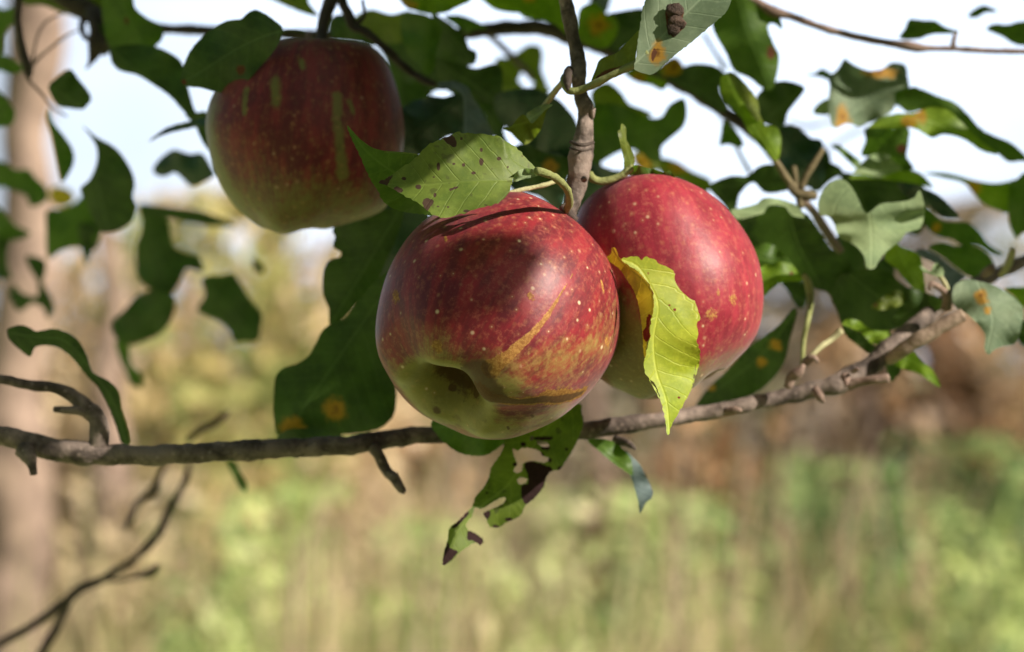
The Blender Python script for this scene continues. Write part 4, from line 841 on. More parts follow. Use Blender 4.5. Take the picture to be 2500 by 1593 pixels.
# ------------------------------------------------------------------ leaves between the upright twig and the right apple
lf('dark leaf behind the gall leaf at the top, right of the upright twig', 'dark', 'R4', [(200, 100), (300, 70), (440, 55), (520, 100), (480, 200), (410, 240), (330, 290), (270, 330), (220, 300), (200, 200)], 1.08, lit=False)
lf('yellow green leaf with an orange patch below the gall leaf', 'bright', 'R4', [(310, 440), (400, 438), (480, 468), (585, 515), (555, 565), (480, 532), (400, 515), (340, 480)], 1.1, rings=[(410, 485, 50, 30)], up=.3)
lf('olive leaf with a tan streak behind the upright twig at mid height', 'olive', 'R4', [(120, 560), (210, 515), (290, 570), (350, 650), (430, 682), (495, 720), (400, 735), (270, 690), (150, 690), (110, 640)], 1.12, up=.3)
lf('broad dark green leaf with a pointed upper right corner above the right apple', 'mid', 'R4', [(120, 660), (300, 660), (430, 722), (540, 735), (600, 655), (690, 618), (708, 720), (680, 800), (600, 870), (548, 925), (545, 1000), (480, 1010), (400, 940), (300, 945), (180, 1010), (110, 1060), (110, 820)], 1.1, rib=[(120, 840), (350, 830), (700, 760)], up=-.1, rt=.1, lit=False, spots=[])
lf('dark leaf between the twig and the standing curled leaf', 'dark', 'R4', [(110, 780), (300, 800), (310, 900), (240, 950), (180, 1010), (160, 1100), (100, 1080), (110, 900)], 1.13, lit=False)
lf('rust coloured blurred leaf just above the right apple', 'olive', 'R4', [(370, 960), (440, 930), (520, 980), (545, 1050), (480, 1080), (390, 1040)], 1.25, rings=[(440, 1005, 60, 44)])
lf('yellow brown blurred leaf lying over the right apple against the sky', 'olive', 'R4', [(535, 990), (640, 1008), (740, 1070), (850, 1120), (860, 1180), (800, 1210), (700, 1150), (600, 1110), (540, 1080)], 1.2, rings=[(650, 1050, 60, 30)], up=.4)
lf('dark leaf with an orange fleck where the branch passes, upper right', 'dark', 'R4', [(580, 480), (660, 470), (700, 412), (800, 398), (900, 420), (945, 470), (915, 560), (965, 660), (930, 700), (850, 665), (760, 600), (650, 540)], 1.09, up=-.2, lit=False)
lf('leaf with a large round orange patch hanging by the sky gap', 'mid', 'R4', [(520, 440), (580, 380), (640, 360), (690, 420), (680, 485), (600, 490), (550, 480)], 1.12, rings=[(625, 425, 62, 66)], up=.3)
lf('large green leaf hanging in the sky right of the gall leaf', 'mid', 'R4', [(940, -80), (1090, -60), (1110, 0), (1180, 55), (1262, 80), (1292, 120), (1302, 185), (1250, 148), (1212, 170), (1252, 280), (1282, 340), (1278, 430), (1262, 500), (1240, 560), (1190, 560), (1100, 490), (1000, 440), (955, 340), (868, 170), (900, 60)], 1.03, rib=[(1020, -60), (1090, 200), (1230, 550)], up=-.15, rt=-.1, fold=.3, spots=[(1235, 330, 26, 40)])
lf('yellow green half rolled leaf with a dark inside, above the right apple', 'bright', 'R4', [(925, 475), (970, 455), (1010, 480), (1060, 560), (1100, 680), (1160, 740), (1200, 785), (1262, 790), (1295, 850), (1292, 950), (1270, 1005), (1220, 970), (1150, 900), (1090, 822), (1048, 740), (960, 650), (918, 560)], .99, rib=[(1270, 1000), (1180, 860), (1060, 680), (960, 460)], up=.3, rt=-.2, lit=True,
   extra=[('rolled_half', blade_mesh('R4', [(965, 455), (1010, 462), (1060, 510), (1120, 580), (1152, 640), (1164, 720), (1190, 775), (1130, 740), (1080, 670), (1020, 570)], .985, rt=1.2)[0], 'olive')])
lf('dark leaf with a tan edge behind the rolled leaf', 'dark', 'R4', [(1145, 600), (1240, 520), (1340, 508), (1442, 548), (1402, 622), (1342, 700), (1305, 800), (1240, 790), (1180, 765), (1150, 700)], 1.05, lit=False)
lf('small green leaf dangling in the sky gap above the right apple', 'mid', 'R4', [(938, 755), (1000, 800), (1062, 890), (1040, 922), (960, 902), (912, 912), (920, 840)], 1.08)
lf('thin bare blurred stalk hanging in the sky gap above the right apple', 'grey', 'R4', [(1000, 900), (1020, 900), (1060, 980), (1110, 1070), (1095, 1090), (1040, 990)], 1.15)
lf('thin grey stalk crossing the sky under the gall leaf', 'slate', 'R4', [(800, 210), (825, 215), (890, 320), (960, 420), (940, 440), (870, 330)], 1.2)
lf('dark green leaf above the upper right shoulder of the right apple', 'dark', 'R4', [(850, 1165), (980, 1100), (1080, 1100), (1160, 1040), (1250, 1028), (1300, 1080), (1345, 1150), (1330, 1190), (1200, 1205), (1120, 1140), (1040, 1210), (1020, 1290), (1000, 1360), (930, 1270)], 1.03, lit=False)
lf('shadowed bluish leaf behind the tan forked spur', 'teal', 'R4', [(1270, 820), (1400, 800), (1480, 860), (1560, 900), (1560, 1160), (1450, 1170), (1390, 1180), (1300, 1080), (1285, 980)], 1.08, up=.2, lit=False)
lf('pale yellow edge of a leaf reaching the right apple from the right', 'pale', 'U1', [(150, 720), (280, 690), (420, 650), (500, 590), (620, 590), (740, 620), (860, 670), (940, 780), (900, 800), (800, 770), (740, 690), (640, 660), (540, 680), (510, 740), (400, 780), (230, 812)], .975, up=1.2, lit=True)
lf('large black green leaf spreading right of the right apple', 'dark', 'R6', [(-240, 360), (-200, 300), (-80, 255), (20, 262), (110, 290), (190, 325), (265, 430), (340, 540), (440, 620), (460, 740), (400, 760), (300, 790), (180, 740), (60, 680), (-40, 560), (-140, 480)], 1.0, rib=[(60, 270), (120, 500), (260, 760)], up=-.4, lit=False)
lf('mid green leaf tucked behind the right edge of the right apple', 'mid', 'R7', [(1080, 560), (1130, 518), (1220, 498), (1310, 560), (1380, 650), (1280, 625), (1180, 650), (1130, 640)], .99, up=-.1)
lf('sunlit yellow green leaf with a red fleck against the right edge of the right apple', 'bright', 'R7', [(1130, 700), (1180, 640), (1280, 613), (1360, 628), (1412, 690), (1440, 725), (1400, 735), (1300, 742), (1230, 790), (1170, 830)], .98, rib=[(1430, 725), (1300, 690), (1160, 740)], up=.5, spots=[(1360, 690, 16, 12)], lit=True)
lf('dark leaf scrap under the red flecked leaf', 'dark', 'R7', [(1300, 740), (1400, 730), (1460, 760), (1450, 880), (1400, 900), (1340, 800)], 1.03, lit=False)
lf('long dark leaf with brown blotches slanting down behind the right apple to the branch', 'dark', 'R7', [(765, 1510), (850, 1390), (960, 1290), (1100, 1140), (1200, 1070), (1290, 1000), (1370, 905), (1395, 930), (1350, 1100), (1312, 1250), (1220, 1370), (1100, 1450), (950, 1492), (850, 1515)], 1.01, rib=[(1380, 920), (1180, 1190), (780, 1500)], up=-.2, rt=-.1, rings=[(1180, 1240, 34, 30), (1260, 1140, 40, 34), (860, 1400, 30, 20)], lit=False)
# ------------------------------------------------------------------ leaves at the right
lf('big dull green grey leaf with ragged points near the upper right', 'grey', 'R5', [(415, 368), (440, 385), (500, 420), (570, 442), (650, 432), (700, 400), (780, 420), (798, 480), (802, 540), (732, 580), (722, 680), (640, 742), (560, 772), (500, 792), (430, 772), (352, 802), (322, 740), (312, 640), (322, 540), (312, 480), (365, 440)], 1.04, rib=[(350, 800), (560, 640), (800, 520)], up=-.1, rt=.2, fold=.35, wave=.004, rings=[(640, 455, 90, 36), (400, 730, 44, 60)], lit=None)
lf('green corner behind the ragged grey leaf', 'mid', 'R5', [(690, 400), (790, 405), (812, 500), (820, 560), (800, 640), (730, 660), (720, 560), (760, 480)], 1.08)
lf('little dark leaf pointing left beside the ragged grey leaf', 'mid', 'R5', [(168, 470), (230, 458), (270, 430), (330, 462), (330, 505), (260, 482)], 1.1)
lf('small pale scrap left of the ragged grey leaf', 'pale', 'R5', [(218, 690), (250, 650), (312, 620), (330, 712), (230, 716)], 1.08)
lf('long wavy green leaf reaching the right edge below the bare twig', 'mid', 'R5', [(730, 610), (830, 545), (900, 560), (1000, 602), (1100, 640), (1180, 710), (1260, 800), (1350, 850), (1450, 892), (1540, 970), (1620, 1080), (1540, 1010), (1440, 1012), (1370, 960), (1260, 880), (1150, 790), (1000, 700), (900, 690), (800, 700)], 1.05, rib=[(740, 640), (1000, 650), (1250, 830), (1600, 1060)], up=-.3, rt=-.1, lit=None)
lf('sunlit olive green leaf with an orange mark under the long wavy leaf', 'bright', 'R5', [(560, 795), (650, 735), (740, 710), (850, 705), (960, 668), (1060, 690), (1160, 780), (1270, 880), (1370, 962), (1270, 942), (1180, 882), (1100, 850), (1020, 842), (960, 862), (870, 812), (800, 795), (700, 802), (600, 800)], 1.02, rib=[(570, 790), (900, 740), (1360, 955)], up=.1, rings=[(820, 760, 44, 34), (895, 735, 36, 46)])
lf('dark leaf hanging under the ragged grey leaf, beside the sky', 'mid', 'R5', [(545, 800), (700, 800), (812, 800), (812, 900), (802, 980), (845, 1050), (780, 1070), (700, 1020), (640, 980), (520, 972), (545, 880)], 1.05, lit=False, spots=[(770, 930, 30, 30)])
lf('whitish green leaf strip above the pale two lobed leaf', 'pale', 'U2', [(-60, 280), (20, 180), (110, 110), (240, 105), (320, 170), (390, 240), (290, 280), (180, 320), (60, 290)], 1.03, up=.6, lit=True)
lf('olive leaf running along under the whitish strip', 'bright', 'U2', [(-80, 300), (60, 290), (180, 320), (300, 270), (420, 240), (540, 270), (620, 330), (680, 420), (600, 400), (450, 370), (280, 345), (100, 335), (-80, 345)], 1.06, rib=[(-60, 320), (300, 310), (660, 410)], up=.4)
lf('dark green leaf above the pale two lobed leaf', 'dark', 'U2', [(-160, 345), (0, 335), (200, 345), (400, 370), (500, 440), (420, 520), (300, 560), (180, 545), (80, 650), (20, 560), (-60, 430)], 1.05, up=-.3, lit=False)
lf('blackish teal leaf pointing down right beside the pale two lobed leaf', 'teal', 'U2', [(350, 370), (520, 390), (640, 440), (740, 490), (840, 580), (930, 690), (800, 702), (720, 660), (620, 580), (540, 560), (420, 480)], 1.02, up=-.3, lit=False)
lf('long leaf with a bright orange spot near the right edge', 'bright', 'U2', [(600, 280), (760, 275), (900, 300), (1060, 345), (1250, 375), (1400, 355), (1460, 345), (1440, 520), (1390, 650), (1300, 630), (1160, 570), (1060, 470), (960, 370), (760, 320)], 1.1, rib=[(620, 290), (1000, 350), (1400, 500)], up=.1, rings=[(1040, 440, 80, 90)])
lf('upright green leaf half cut off by the right edge', 'mid', 'U2', [(1400, 380), (1460, 340), (1560, 270), (1640, 400), (1620, 780), (1520, 840), (1460, 890), (1400, 760), (1385, 600)], 1.06, lit=False)
lf('pale two lobed heart shaped leaf seen from below', 'pale', 'R6', [(248, 250), (278, 170), (338, 112), (400, 98), (452, 138), (500, 220), (530, 290), (562, 308), (640, 252), (740, 240), (800, 232), (850, 212), (882, 168), (912, 260), (908, 340), (882, 405), (800, 432), (762, 482), (682, 542), (632, 602), (600, 655), (552, 652), (540, 590), (500, 530), (440, 490), (380, 460), (342, 360), (300, 325), (262, 320)],
   .955, rib=[(572, 310), (584, 450), (580, 655)], up=.15, rt=.25, fold=.25, wave=.004, lit=True)
lf('olive leaf with a rusty spot right of the two lobed leaf', 'mid', 'U2', [(600, 590), (680, 640), (760, 720), (900, 740), (1000, 740), (1120, 830), (1200, 940), (1340, 1040), (1240, 1040), (1100, 960), (960, 960), (860, 900), (760, 880), (660, 830), (590, 720)], 1.07, up=.1, rings=[(705, 790, 44, 40)])
lf('lower olive green leaf left of the stubby stalk at the right', 'mid', 'U2', [(640, 980), (760, 930), (900, 960), (1060, 960), (1180, 1020), (1250, 1130), (1200, 1210), (1150, 1270), (1020, 1250), (880, 1150), (760, 1060)], 1.04, up=.0, lit=None)
lf('bluish grey underside of a leaf above the pale oval leaf', 'slate', 'U2', [(520, 1000), (620, 1000), (740, 1060), (860, 1160), (960, 1230), (980, 1260), (900, 1330), (880, 1400), (800, 1360), (760, 1220), (680, 1120), (570, 1070)], 1.01, up=.3)
lf('yellow green drooping leaf under the two lobed leaf', 'bright', 'U2', [(230, 1080), (260, 960), (330, 890), (370, 960), (480, 1000), (560, 1060), (590, 1160), (600, 1250), (610, 1380), (620, 1430), (520, 1380), (420, 1280), (340, 1180)], .99, rib=[(330, 900), (430, 1150), (610, 1420)], up=-.1, rt=.1)
lf('little pale leaf on a red bud above the branch', 'pale', 'U2', [(560, 1140), (600, 1170), (660, 1200), (680, 1150), (720, 1120), (770, 1170), (785, 1230), (750, 1250), (700, 1240), (640, 1220), (580, 1190)], .965, rib=[(750, 1250), (660, 1205), (565, 1150)], up=.4, lit=True,
   petiole=('U2', [(745, 1245, .965), (790, 1310, .963), (820, 1380, .962), (822, 1480, .962)]), pr=.0009, pmat='pale_twig')
lf('pale oval leaf with orange stains hanging point down at the right end of the branch', 'grey', 'R6', [(1088, 800), (1108, 752), (1180, 724), (1250, 734), (1350, 760), (1420, 800), (1500, 860), (1532, 920), (1520, 1010), (1482, 1120), (1400, 1142), (1352, 1160), (1312, 1192), (1286, 1152), (1290, 1072), (1250, 1010), (1180, 942), (1112, 900), (1088, 850)],
   .955, rib=[(1240, 735), (1320, 900), (1340, 1000), (1300, 1185)], up=.25, rt=.1, fold=.25, wave=.003, rings=[(1262, 822, 36, 40), (1280, 858, 34, 18), (1305, 915, 22, 22)], lit=True, ser=1., lam=14)
lf('dark leaf behind the pale oval leaf at the right edge, lower', 'dark', 'R6', [(1500, 1000), (1600, 960), (1640, 1100), (1560, 1150), (1500, 1110)], 1.03, lit=False)
lf('bright green leaf behind the pale oval leaf at the right edge, upper', 'bright', 'R6', [(1410, 780), (1500, 770), (1620, 780), (1620, 920), (1530, 900), (1480, 840)], 1.04)
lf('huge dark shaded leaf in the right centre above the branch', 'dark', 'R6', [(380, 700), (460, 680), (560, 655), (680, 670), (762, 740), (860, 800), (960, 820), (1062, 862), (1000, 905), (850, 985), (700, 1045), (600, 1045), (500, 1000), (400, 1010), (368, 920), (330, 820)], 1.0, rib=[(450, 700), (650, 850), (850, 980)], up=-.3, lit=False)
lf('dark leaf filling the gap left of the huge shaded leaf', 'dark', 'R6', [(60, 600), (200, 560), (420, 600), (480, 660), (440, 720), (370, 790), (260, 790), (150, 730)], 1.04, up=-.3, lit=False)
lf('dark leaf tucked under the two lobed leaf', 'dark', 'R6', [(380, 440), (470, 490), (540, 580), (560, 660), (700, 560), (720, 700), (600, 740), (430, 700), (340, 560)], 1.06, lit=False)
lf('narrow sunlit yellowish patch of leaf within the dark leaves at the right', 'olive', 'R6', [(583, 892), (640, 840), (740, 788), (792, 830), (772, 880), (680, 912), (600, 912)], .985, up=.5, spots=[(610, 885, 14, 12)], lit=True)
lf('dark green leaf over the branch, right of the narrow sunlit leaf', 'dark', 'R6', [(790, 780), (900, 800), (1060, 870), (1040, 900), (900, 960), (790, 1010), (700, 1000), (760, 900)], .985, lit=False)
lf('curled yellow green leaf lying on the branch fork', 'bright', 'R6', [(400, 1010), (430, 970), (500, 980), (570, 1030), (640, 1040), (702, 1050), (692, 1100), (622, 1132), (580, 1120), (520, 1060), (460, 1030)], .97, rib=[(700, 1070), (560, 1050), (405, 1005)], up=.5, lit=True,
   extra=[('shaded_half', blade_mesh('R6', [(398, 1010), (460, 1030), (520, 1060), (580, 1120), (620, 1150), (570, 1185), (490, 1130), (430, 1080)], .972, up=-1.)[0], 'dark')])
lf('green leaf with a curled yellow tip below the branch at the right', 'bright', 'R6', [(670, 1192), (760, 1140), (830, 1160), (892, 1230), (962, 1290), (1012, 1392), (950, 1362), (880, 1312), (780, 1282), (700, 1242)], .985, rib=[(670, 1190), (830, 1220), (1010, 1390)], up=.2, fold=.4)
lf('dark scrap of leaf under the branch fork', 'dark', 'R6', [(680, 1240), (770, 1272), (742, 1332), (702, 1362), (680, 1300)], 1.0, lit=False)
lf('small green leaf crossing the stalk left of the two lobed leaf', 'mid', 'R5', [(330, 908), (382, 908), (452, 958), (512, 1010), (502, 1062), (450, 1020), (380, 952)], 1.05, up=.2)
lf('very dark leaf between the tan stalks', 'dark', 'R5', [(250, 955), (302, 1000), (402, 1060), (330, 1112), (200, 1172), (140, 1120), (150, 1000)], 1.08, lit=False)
lf('green leaf with a blunt left end on the bare twig at the upper right', 'mid', 'R5', [(758, 242), (790, 182), (820, 122), (900, 128), (980, 132), (1042, 170), (1130, 200), (1062, 212), (960, 216), (872, 246)], 1.05, up=-.3)
lf('tiny arched leaf high against the white sky at the upper right', 'mid', 'R5', [(1184, 106), (1210, 70), (1280, 35), (1350, 58), (1364, 76), (1290, 82), (1240, 112)], 1.08, up=-.4)
lf('green leaf cut by the right edge just above the bare twig', 'mid', 'R5', [(1298, 180), (1350, 150), (1430, 156), (1500, 138), (1620, 140), (1640, 290), (1560, 290), (1470, 275), (1400, 230), (1340, 206)], 1.06, up=-.4)

# ------------------------------------------------------------------ leaves deeper in the tree that close the gaps
lf('shadowed leaf filling the gap along the right side of the left apple', 'dark', 'T3', [(-420, 280), (-200, 200), (-60, 300), (60, 500), (230, 560), (245, 760), (220, 870), (120, 980), (-60, 1100), (-200, 1000), (-220, 600), (-330, 420)], 1.2, lit=False)
lf('mottled olive leaf crossed by thin twigs right of the left apple stem', 'olive', 'R2', [(1190, 110), (1290, 60), (1420, 90), (1540, 70), (1620, 160), (1500, 260), (1380, 270), (1290, 240), (1200, 190)], 1.1, up=-.5, lit=False)
lf('dark leaf behind the mottled olive leaf, right of the left apple top', 'dark', 'R2', [(1240, 200), (1400, 200), (1560, 220), (1640, 380), (1540, 520), (1440, 420), (1330, 280)], 1.16, lit=False)
lf('deep shade leaf under the small round white gap left of the upright twig', 'olive', 'T3', [(800, 560), (930, 560), (1010, 650), (1020, 780), (1090, 850), (960, 900), (800, 860)], 1.3, lit=False)
lf('olive leaf edge between the round gap and the upright twig', 'olive', 'T3', [(1150, 700), (1230, 660), (1270, 780), (1330, 860), (1230, 900), (1150, 850), (1155, 770)], 1.25, lit=False)
lf('dark leaf behind the notch of the two lobed leaf', 'dark', 'R6', [(390, 60), (520, 70), (720, 90), (900, 130), (930, 300), (880, 440), (760, 420), (600, 380), (500, 300), (420, 180)], 1.1, lit=False)
lf('dark leaf low in the gap left of the long slanting leaf', 'dark', 'R6', [(200, 700), (340, 680), (400, 760), (370, 860), (300, 800), (230, 780)], 1.05, lit=False)
lf('dark leaf between the rolled leaf and the ragged grey leaf', 'dark', 'R5', [(-10, 800), (100, 790), (180, 880), (270, 900), (330, 1000), (260, 1100), (120, 1100), (20, 980)], 1.12, lit=False)
lf('dark leaf at the foot of the tan forked spur', 'dark', 'R5', [(330, 1060), (420, 1080), (480, 1160), (560, 1300), (480, 1220), (400, 1110), (330, 1130), (250, 1200), (200, 1170)], 1.12, lit=False)

lf('dusky leaf in the gap between the upright twig and the right apple', 'teal', 'R4', [(40, 1060), (120, 1020), (240, 1060), (330, 1080), (300, 1180), (140, 1260), (60, 1380), (-20, 1300)], 1.08, lit=False)
lf('dark leaf behind the top of the bluish grey leaf', 'dark', 'T3', [(160, 680), (300, 640), (480, 700), (620, 800), (640, 920), (500, 980), (420, 900), (350, 850), (240, 850), (150, 900)], 1.07, lit=False)
lf('dark leaf between the right apple and the pale yellow edged leaf', 'dark', 'R6', [(-330, 300), (-230, 330), (-120, 330), (-60, 420), (-100, 560), (-160, 640), (-230, 560), (-300, 420)], 1.03, lit=False)
lf('dark little leaf by the stem of the left apple', 'dark', 'R2', [(1040, 120), (1100, 90), (1180, 100), (1260, 180), (1340, 250), (1300, 290), (1180, 250), (1090, 250), (1030, 200)], 1.06, lit=False)
lf('pale green blurred leaf on the top edge between the twig and the gall leaf', 'slate', 'R4', [(100, -60), (230, -60), (225, 40), (190, 95), (130, 90), (105, 30)], 1.2)
lf('thin curled olive leaf end beside the foot of the two lobed leaf', 'olive', 'R6', [(420, 560), (520, 600), (560, 660), (520, 690), (450, 650), (400, 620)], 1.1)

# ------------------------------------------------------------------ unseen crown leaves added above the frame, placed to shade the branches
def crown():
    L_ = np.array(LIT); S_ = np.array(SHADE); T = []
    for _ in range(150000):
        if len(T) >= 2400: break
        s = S_[nrng.integers(len(S_))] + nrng.normal(0, .012, 3); t = nrng.uniform(.16, .95); c = s + SUN * t
        px, py, dd = proj(c)
        if dd > .05:
            m = .062 / (K * dd)
            if -m < px < 2500 + m and -m < py < 1593 + m: continue
        elif np.linalg.norm(c - CAM) < .35: continue
        v = c - L_; al = v @ SUN; pr_ = np.linalg.norm(v - al[:, None] * SUN, axis=1)
        if ((pr_ < .031) & (al > 0)).any(): continue
        T.append(c)
    big = len(T); C_ = np.array(CHEEK)  # small leaves added to shade the left cheek of the front apple
    for _ in range(60000):
        if len(T) >= big + 14: break
        c = C_[nrng.integers(len(C_))] + nrng.normal(0, .004, 3) + SUN * nrng.uniform(.9, 1.5)
        px, py, dd = proj(c)
        if dd > .05:
            m = .035 / (K * dd)
            if -m < px < 2500 + m and -m < py < 1593 + m: continue
        v = c - L_; al = v @ SUN
        if ((np.linalg.norm(v - al[:, None] * SUN, axis=1) < .0175) & (al > 0)).any(): continue
        T.append(c)
    small = len(T); print('cheek shade leaves', small - big)
    ctr = P(1250, 700, .9); k_ = 0  # more leaves added overhead to cut the sky fill
    while k_ < 1500:
        v = nrng.normal(0, 1, 3); v /= np.linalg.norm(v)
        if v[2] < .15: continue
        c = ctr + v * nrng.uniform(.45, 1.7); k_ += 1
        px, py, dd = proj(c)
        if dd > .05:
            m = .07 / (K * dd)
            if -m < px < 2500 + m and -m < py < 1593 + m: continue
        if np.linalg.norm(c - CAM) < .4: continue
        q = c - L_; al = q @ SUN
        if ((np.linalg.norm(q - al[:, None] * SUN, axis=1) < .036) & (al > 0)).any(): continue
        T.append(c)
    n = len(T); T = np.array(T)
    u = np.linspace(0, 1, 7); hw = np.sin(np.pi * u ** .8) * .021 + .0004
    base = []
    for i in range(7):
        for s_ in (-1, -.5, 0, .5, 1): base.append((s_ * hw[i], u[i] * .078, abs(s_) * hw[i] * .35 - (u[i] - .4) ** 2 * .03))
    base = np.array(base); F0 = [(i * 5 + j, i * 5 + j + 1, (i + 1) * 5 + j + 1, (i + 1) * 5 + j) for i in range(6) for j in range(4)]
    VV, FF = [], []
    for k, c in enumerate(T):
        nz = SUN + nrng.normal(0, .45, 3); nz /= np.linalg.norm(nz); ax = np.cross(nz, nrng.normal(0, 1, 3)); ax /= np.linalg.norm(ax); ay = np.cross(nz, ax)
        b = base.copy(); b[:, 1] -= .039
        VV.append((b * (nrng.uniform(.42, .5) if big <= k < small else nrng.uniform(.8, 1.15))) @ np.array([ax, ay, nz]) + c); FF.append(np.array(F0) + k * 35)
    me = fast_mesh('crown', np.vstack(VV), np.vstack(FF))
    o = link('shade_crown_leaves', me, M['mid']); tag(o, 'unseen apple tree crown leaves added above the frame to shade the branches', 'foliage', None, 'stuff')
    print('crown leaves', n, 'lit', len(L_), 'shade', len(S_))
crown()

# ------------------------------------------------------------------ meadow behind
def tint_material(name, cols, rough=.8, trans=.3):
    t = NT(name); f = t.attr('tint'); n = t.noise(t.obj(), 3.0, 2)
    cr = t.new('ShaderNodeValToRGB'); t.put(cr.inputs[0], t.math('ADD', f, t.math('MULTIPLY', t.math('SUBTRACT', n, .5), .3)))
    el = cr.color_ramp.elements
    while len(el) < len(cols): el.new(.5)
    for i, c in enumerate(cols): el[i].position = i / (len(cols) - 1); el[i].color = (*c, 1)
    t.put(t.bsdf.inputs['Base Color'], cr.outputs[0]); t.put(t.bsdf.inputs['Roughness'], rough); t.bsdf.inputs['Specular IOR Level'].default_value = .2
    tr = t.new('ShaderNodeBsdfTranslucent'); t.put(tr.inputs[0], cr.outputs[0]); mx = t.new('ShaderNodeMixShader'); mx.inputs[0].default_value = trans
    t.t.links.new(t.bsdf.outputs[0], mx.inputs[1]); t.t.links.new(tr.outputs[0], mx.inputs[2]); t.t.links.new(mx.outputs[0], t.out.inputs[0])
    return t.m
M['grass'] = tint_material('meadow_grass', [(.13, .20, .08), (.27, .38, .13), (.50, .57, .20), (.76, .64, .36), (.84, .67, .47)])
M['dry'] = tint_material('dry_brush_leaves', [(.16, .11, .06), (.32, .22, .13), (.52, .34, .18), (.64, .47, .30), (.64, .50, .40)])
M['ygreen'] = tint_material('yellowing_shrub_leaves', [(.20, .26, .08), (.38, .38, .14), (.60, .48, .20), (.72, .54, .32)])
M['lush'] = tint_material('low_green_plants', [(.14, .22, .10), (.27, .37, .14), (.50, .58, .20), (.64, .72, .32), (.80, .72, .44)])
M['rust'] = tint_material('rusty_leaves', [(.10, .06, .035), (.28, .15, .08), (.50, .28, .13), (.72, .46, .26)])
M['reed'] = tint_material('tan_reeds', [(.40, .31, .19), (.64, .50, .31), (.80, .62, .40), (.80, .66, .52)])
M['greyg'] = tint_material('grey_green_shrub_leaves', [(.12, .17, .06), (.22, .24, .12), (.42, .34, .26), (.52, .42, .36)])
t = NT('meadow_ground'); o_ = t.obj()
n1 = t.noise(o_, .35, 4, .6); n2 = t.noise(o_, 2.2, 4, .6)
c = t.mix(t.ramp(n1, .4, .6), (.38, .50, .17), (.66, .54, .33)); c = t.mix(t.ramp(n2, .42, .62), c, (.26, .40, .12))
t.put(t.bsdf.inputs['Base Color'], c); t.bsdf.inputs['Roughness'].default_value = 1.
t.bump(n2, .3, .05)
gx = np.concatenate([-np.geomspace(900, 1, 40), [0], np.geomspace(1, 900, 40)]); gy = np.concatenate([[-60, -30, -10, -3, 0], np.geomspace(2, 1800, 70)])
XX, YY = np.meshgrid(gx, gy); ZZ = .05 * np.sin(XX * .7) * np.cos(YY * .5) * np.exp(-YY / 200)
nX, nY = len(gx), len(gy); ii, jj = np.meshgrid(np.arange(nY - 1), np.arange(nX - 1), indexing='ij')
Fg = np.stack([ii * nX + jj, ii * nX + jj + 1, (ii + 1) * nX + jj + 1, (ii + 1) * nX + jj], 2).reshape(-1, 4)
go = link('ground', fast_mesh('ground', np.stack([XX.ravel(), YY.ravel(), ZZ.ravel()], 1), Fg), t.m); tag(go, 'meadow ground behind the apple tree', 'ground', None, 'structure')

def blades(base, h, wd, lean, seed):
    """numpy batch of bent blades: base (n,3)"""
    r = np.random.default_rng(seed); n = len(base); az = r.uniform(0, 2 * math.pi, n); fa = r.uniform(0, math.pi, n)
    dx = np.stack([np.cos(fa), np.sin(fa) * .4, 0 * fa], 1) * wd[:, None] * .5; ln = np.stack([np.cos(az), np.sin(az), 0 * az], 1) * (lean * h)[:, None]
    up_ = np.zeros((n, 3)); V = []
    for f, wf in ((0, 1.), (.55, .8), (1, .12)):
        c_ = base + ln * f * f; c_ = c_ + np.array([0, 0, 1.0]) * (h * f * (1 - .25 * lean * f))[:, None]
        V += [c_ - dx * wf, c_ + dx * wf]
    V = np.stack(V, 1).reshape(-1, 3); i = np.arange(n)[:, None] * 6
    F = np.concatenate([i + np.array([[0, 1, 3, 2]]), i + np.array([[2, 3, 5, 4]])])
    return V, F
def patchn(x, y, s=.5, z=0.):
    return np.array([mnoise.noise(Vector((a * s, b * s * .6, z))) for a, b in zip(x, y)])
n = 70000
dd = np.exp(nrng.uniform(math.log(5.5), math.log(48), n)); px = nrng.uniform(-250, 2750, n); x = (px - 1250) * K * dd
pn = patchn(x, dd, .75) ; pn2 = patchn(x, dd, 2.4, 5.)
h = (.34 + .30 * nrng.random(n)) * (1 + .8 * pn2); tall = nrng.random(n) < .16; h = np.where(tall, h * 1.75, h)
V, F = blades(np.stack([x, dd, np.zeros(n)], 1), h, .004 + .0011 * dd, nrng.uniform(.1, .5, n), 3)
me = fast_mesh('grass', V, F, False)
side = np.clip((px - 1200) / 1300, -1, 1)
tint = np.clip(.36 + .95 * pn + .6 * pn2 - .17 * side + np.where(tall, .12, 0) + nrng.normal(0, .10, n), 0, 1)
vattr(me, 'tint', np.repeat(tint, 6)); tag(link('meadow_grass', me, M['grass']), 'blurred green and straw coloured grass of the meadow', 'grass', None, 'stuff')

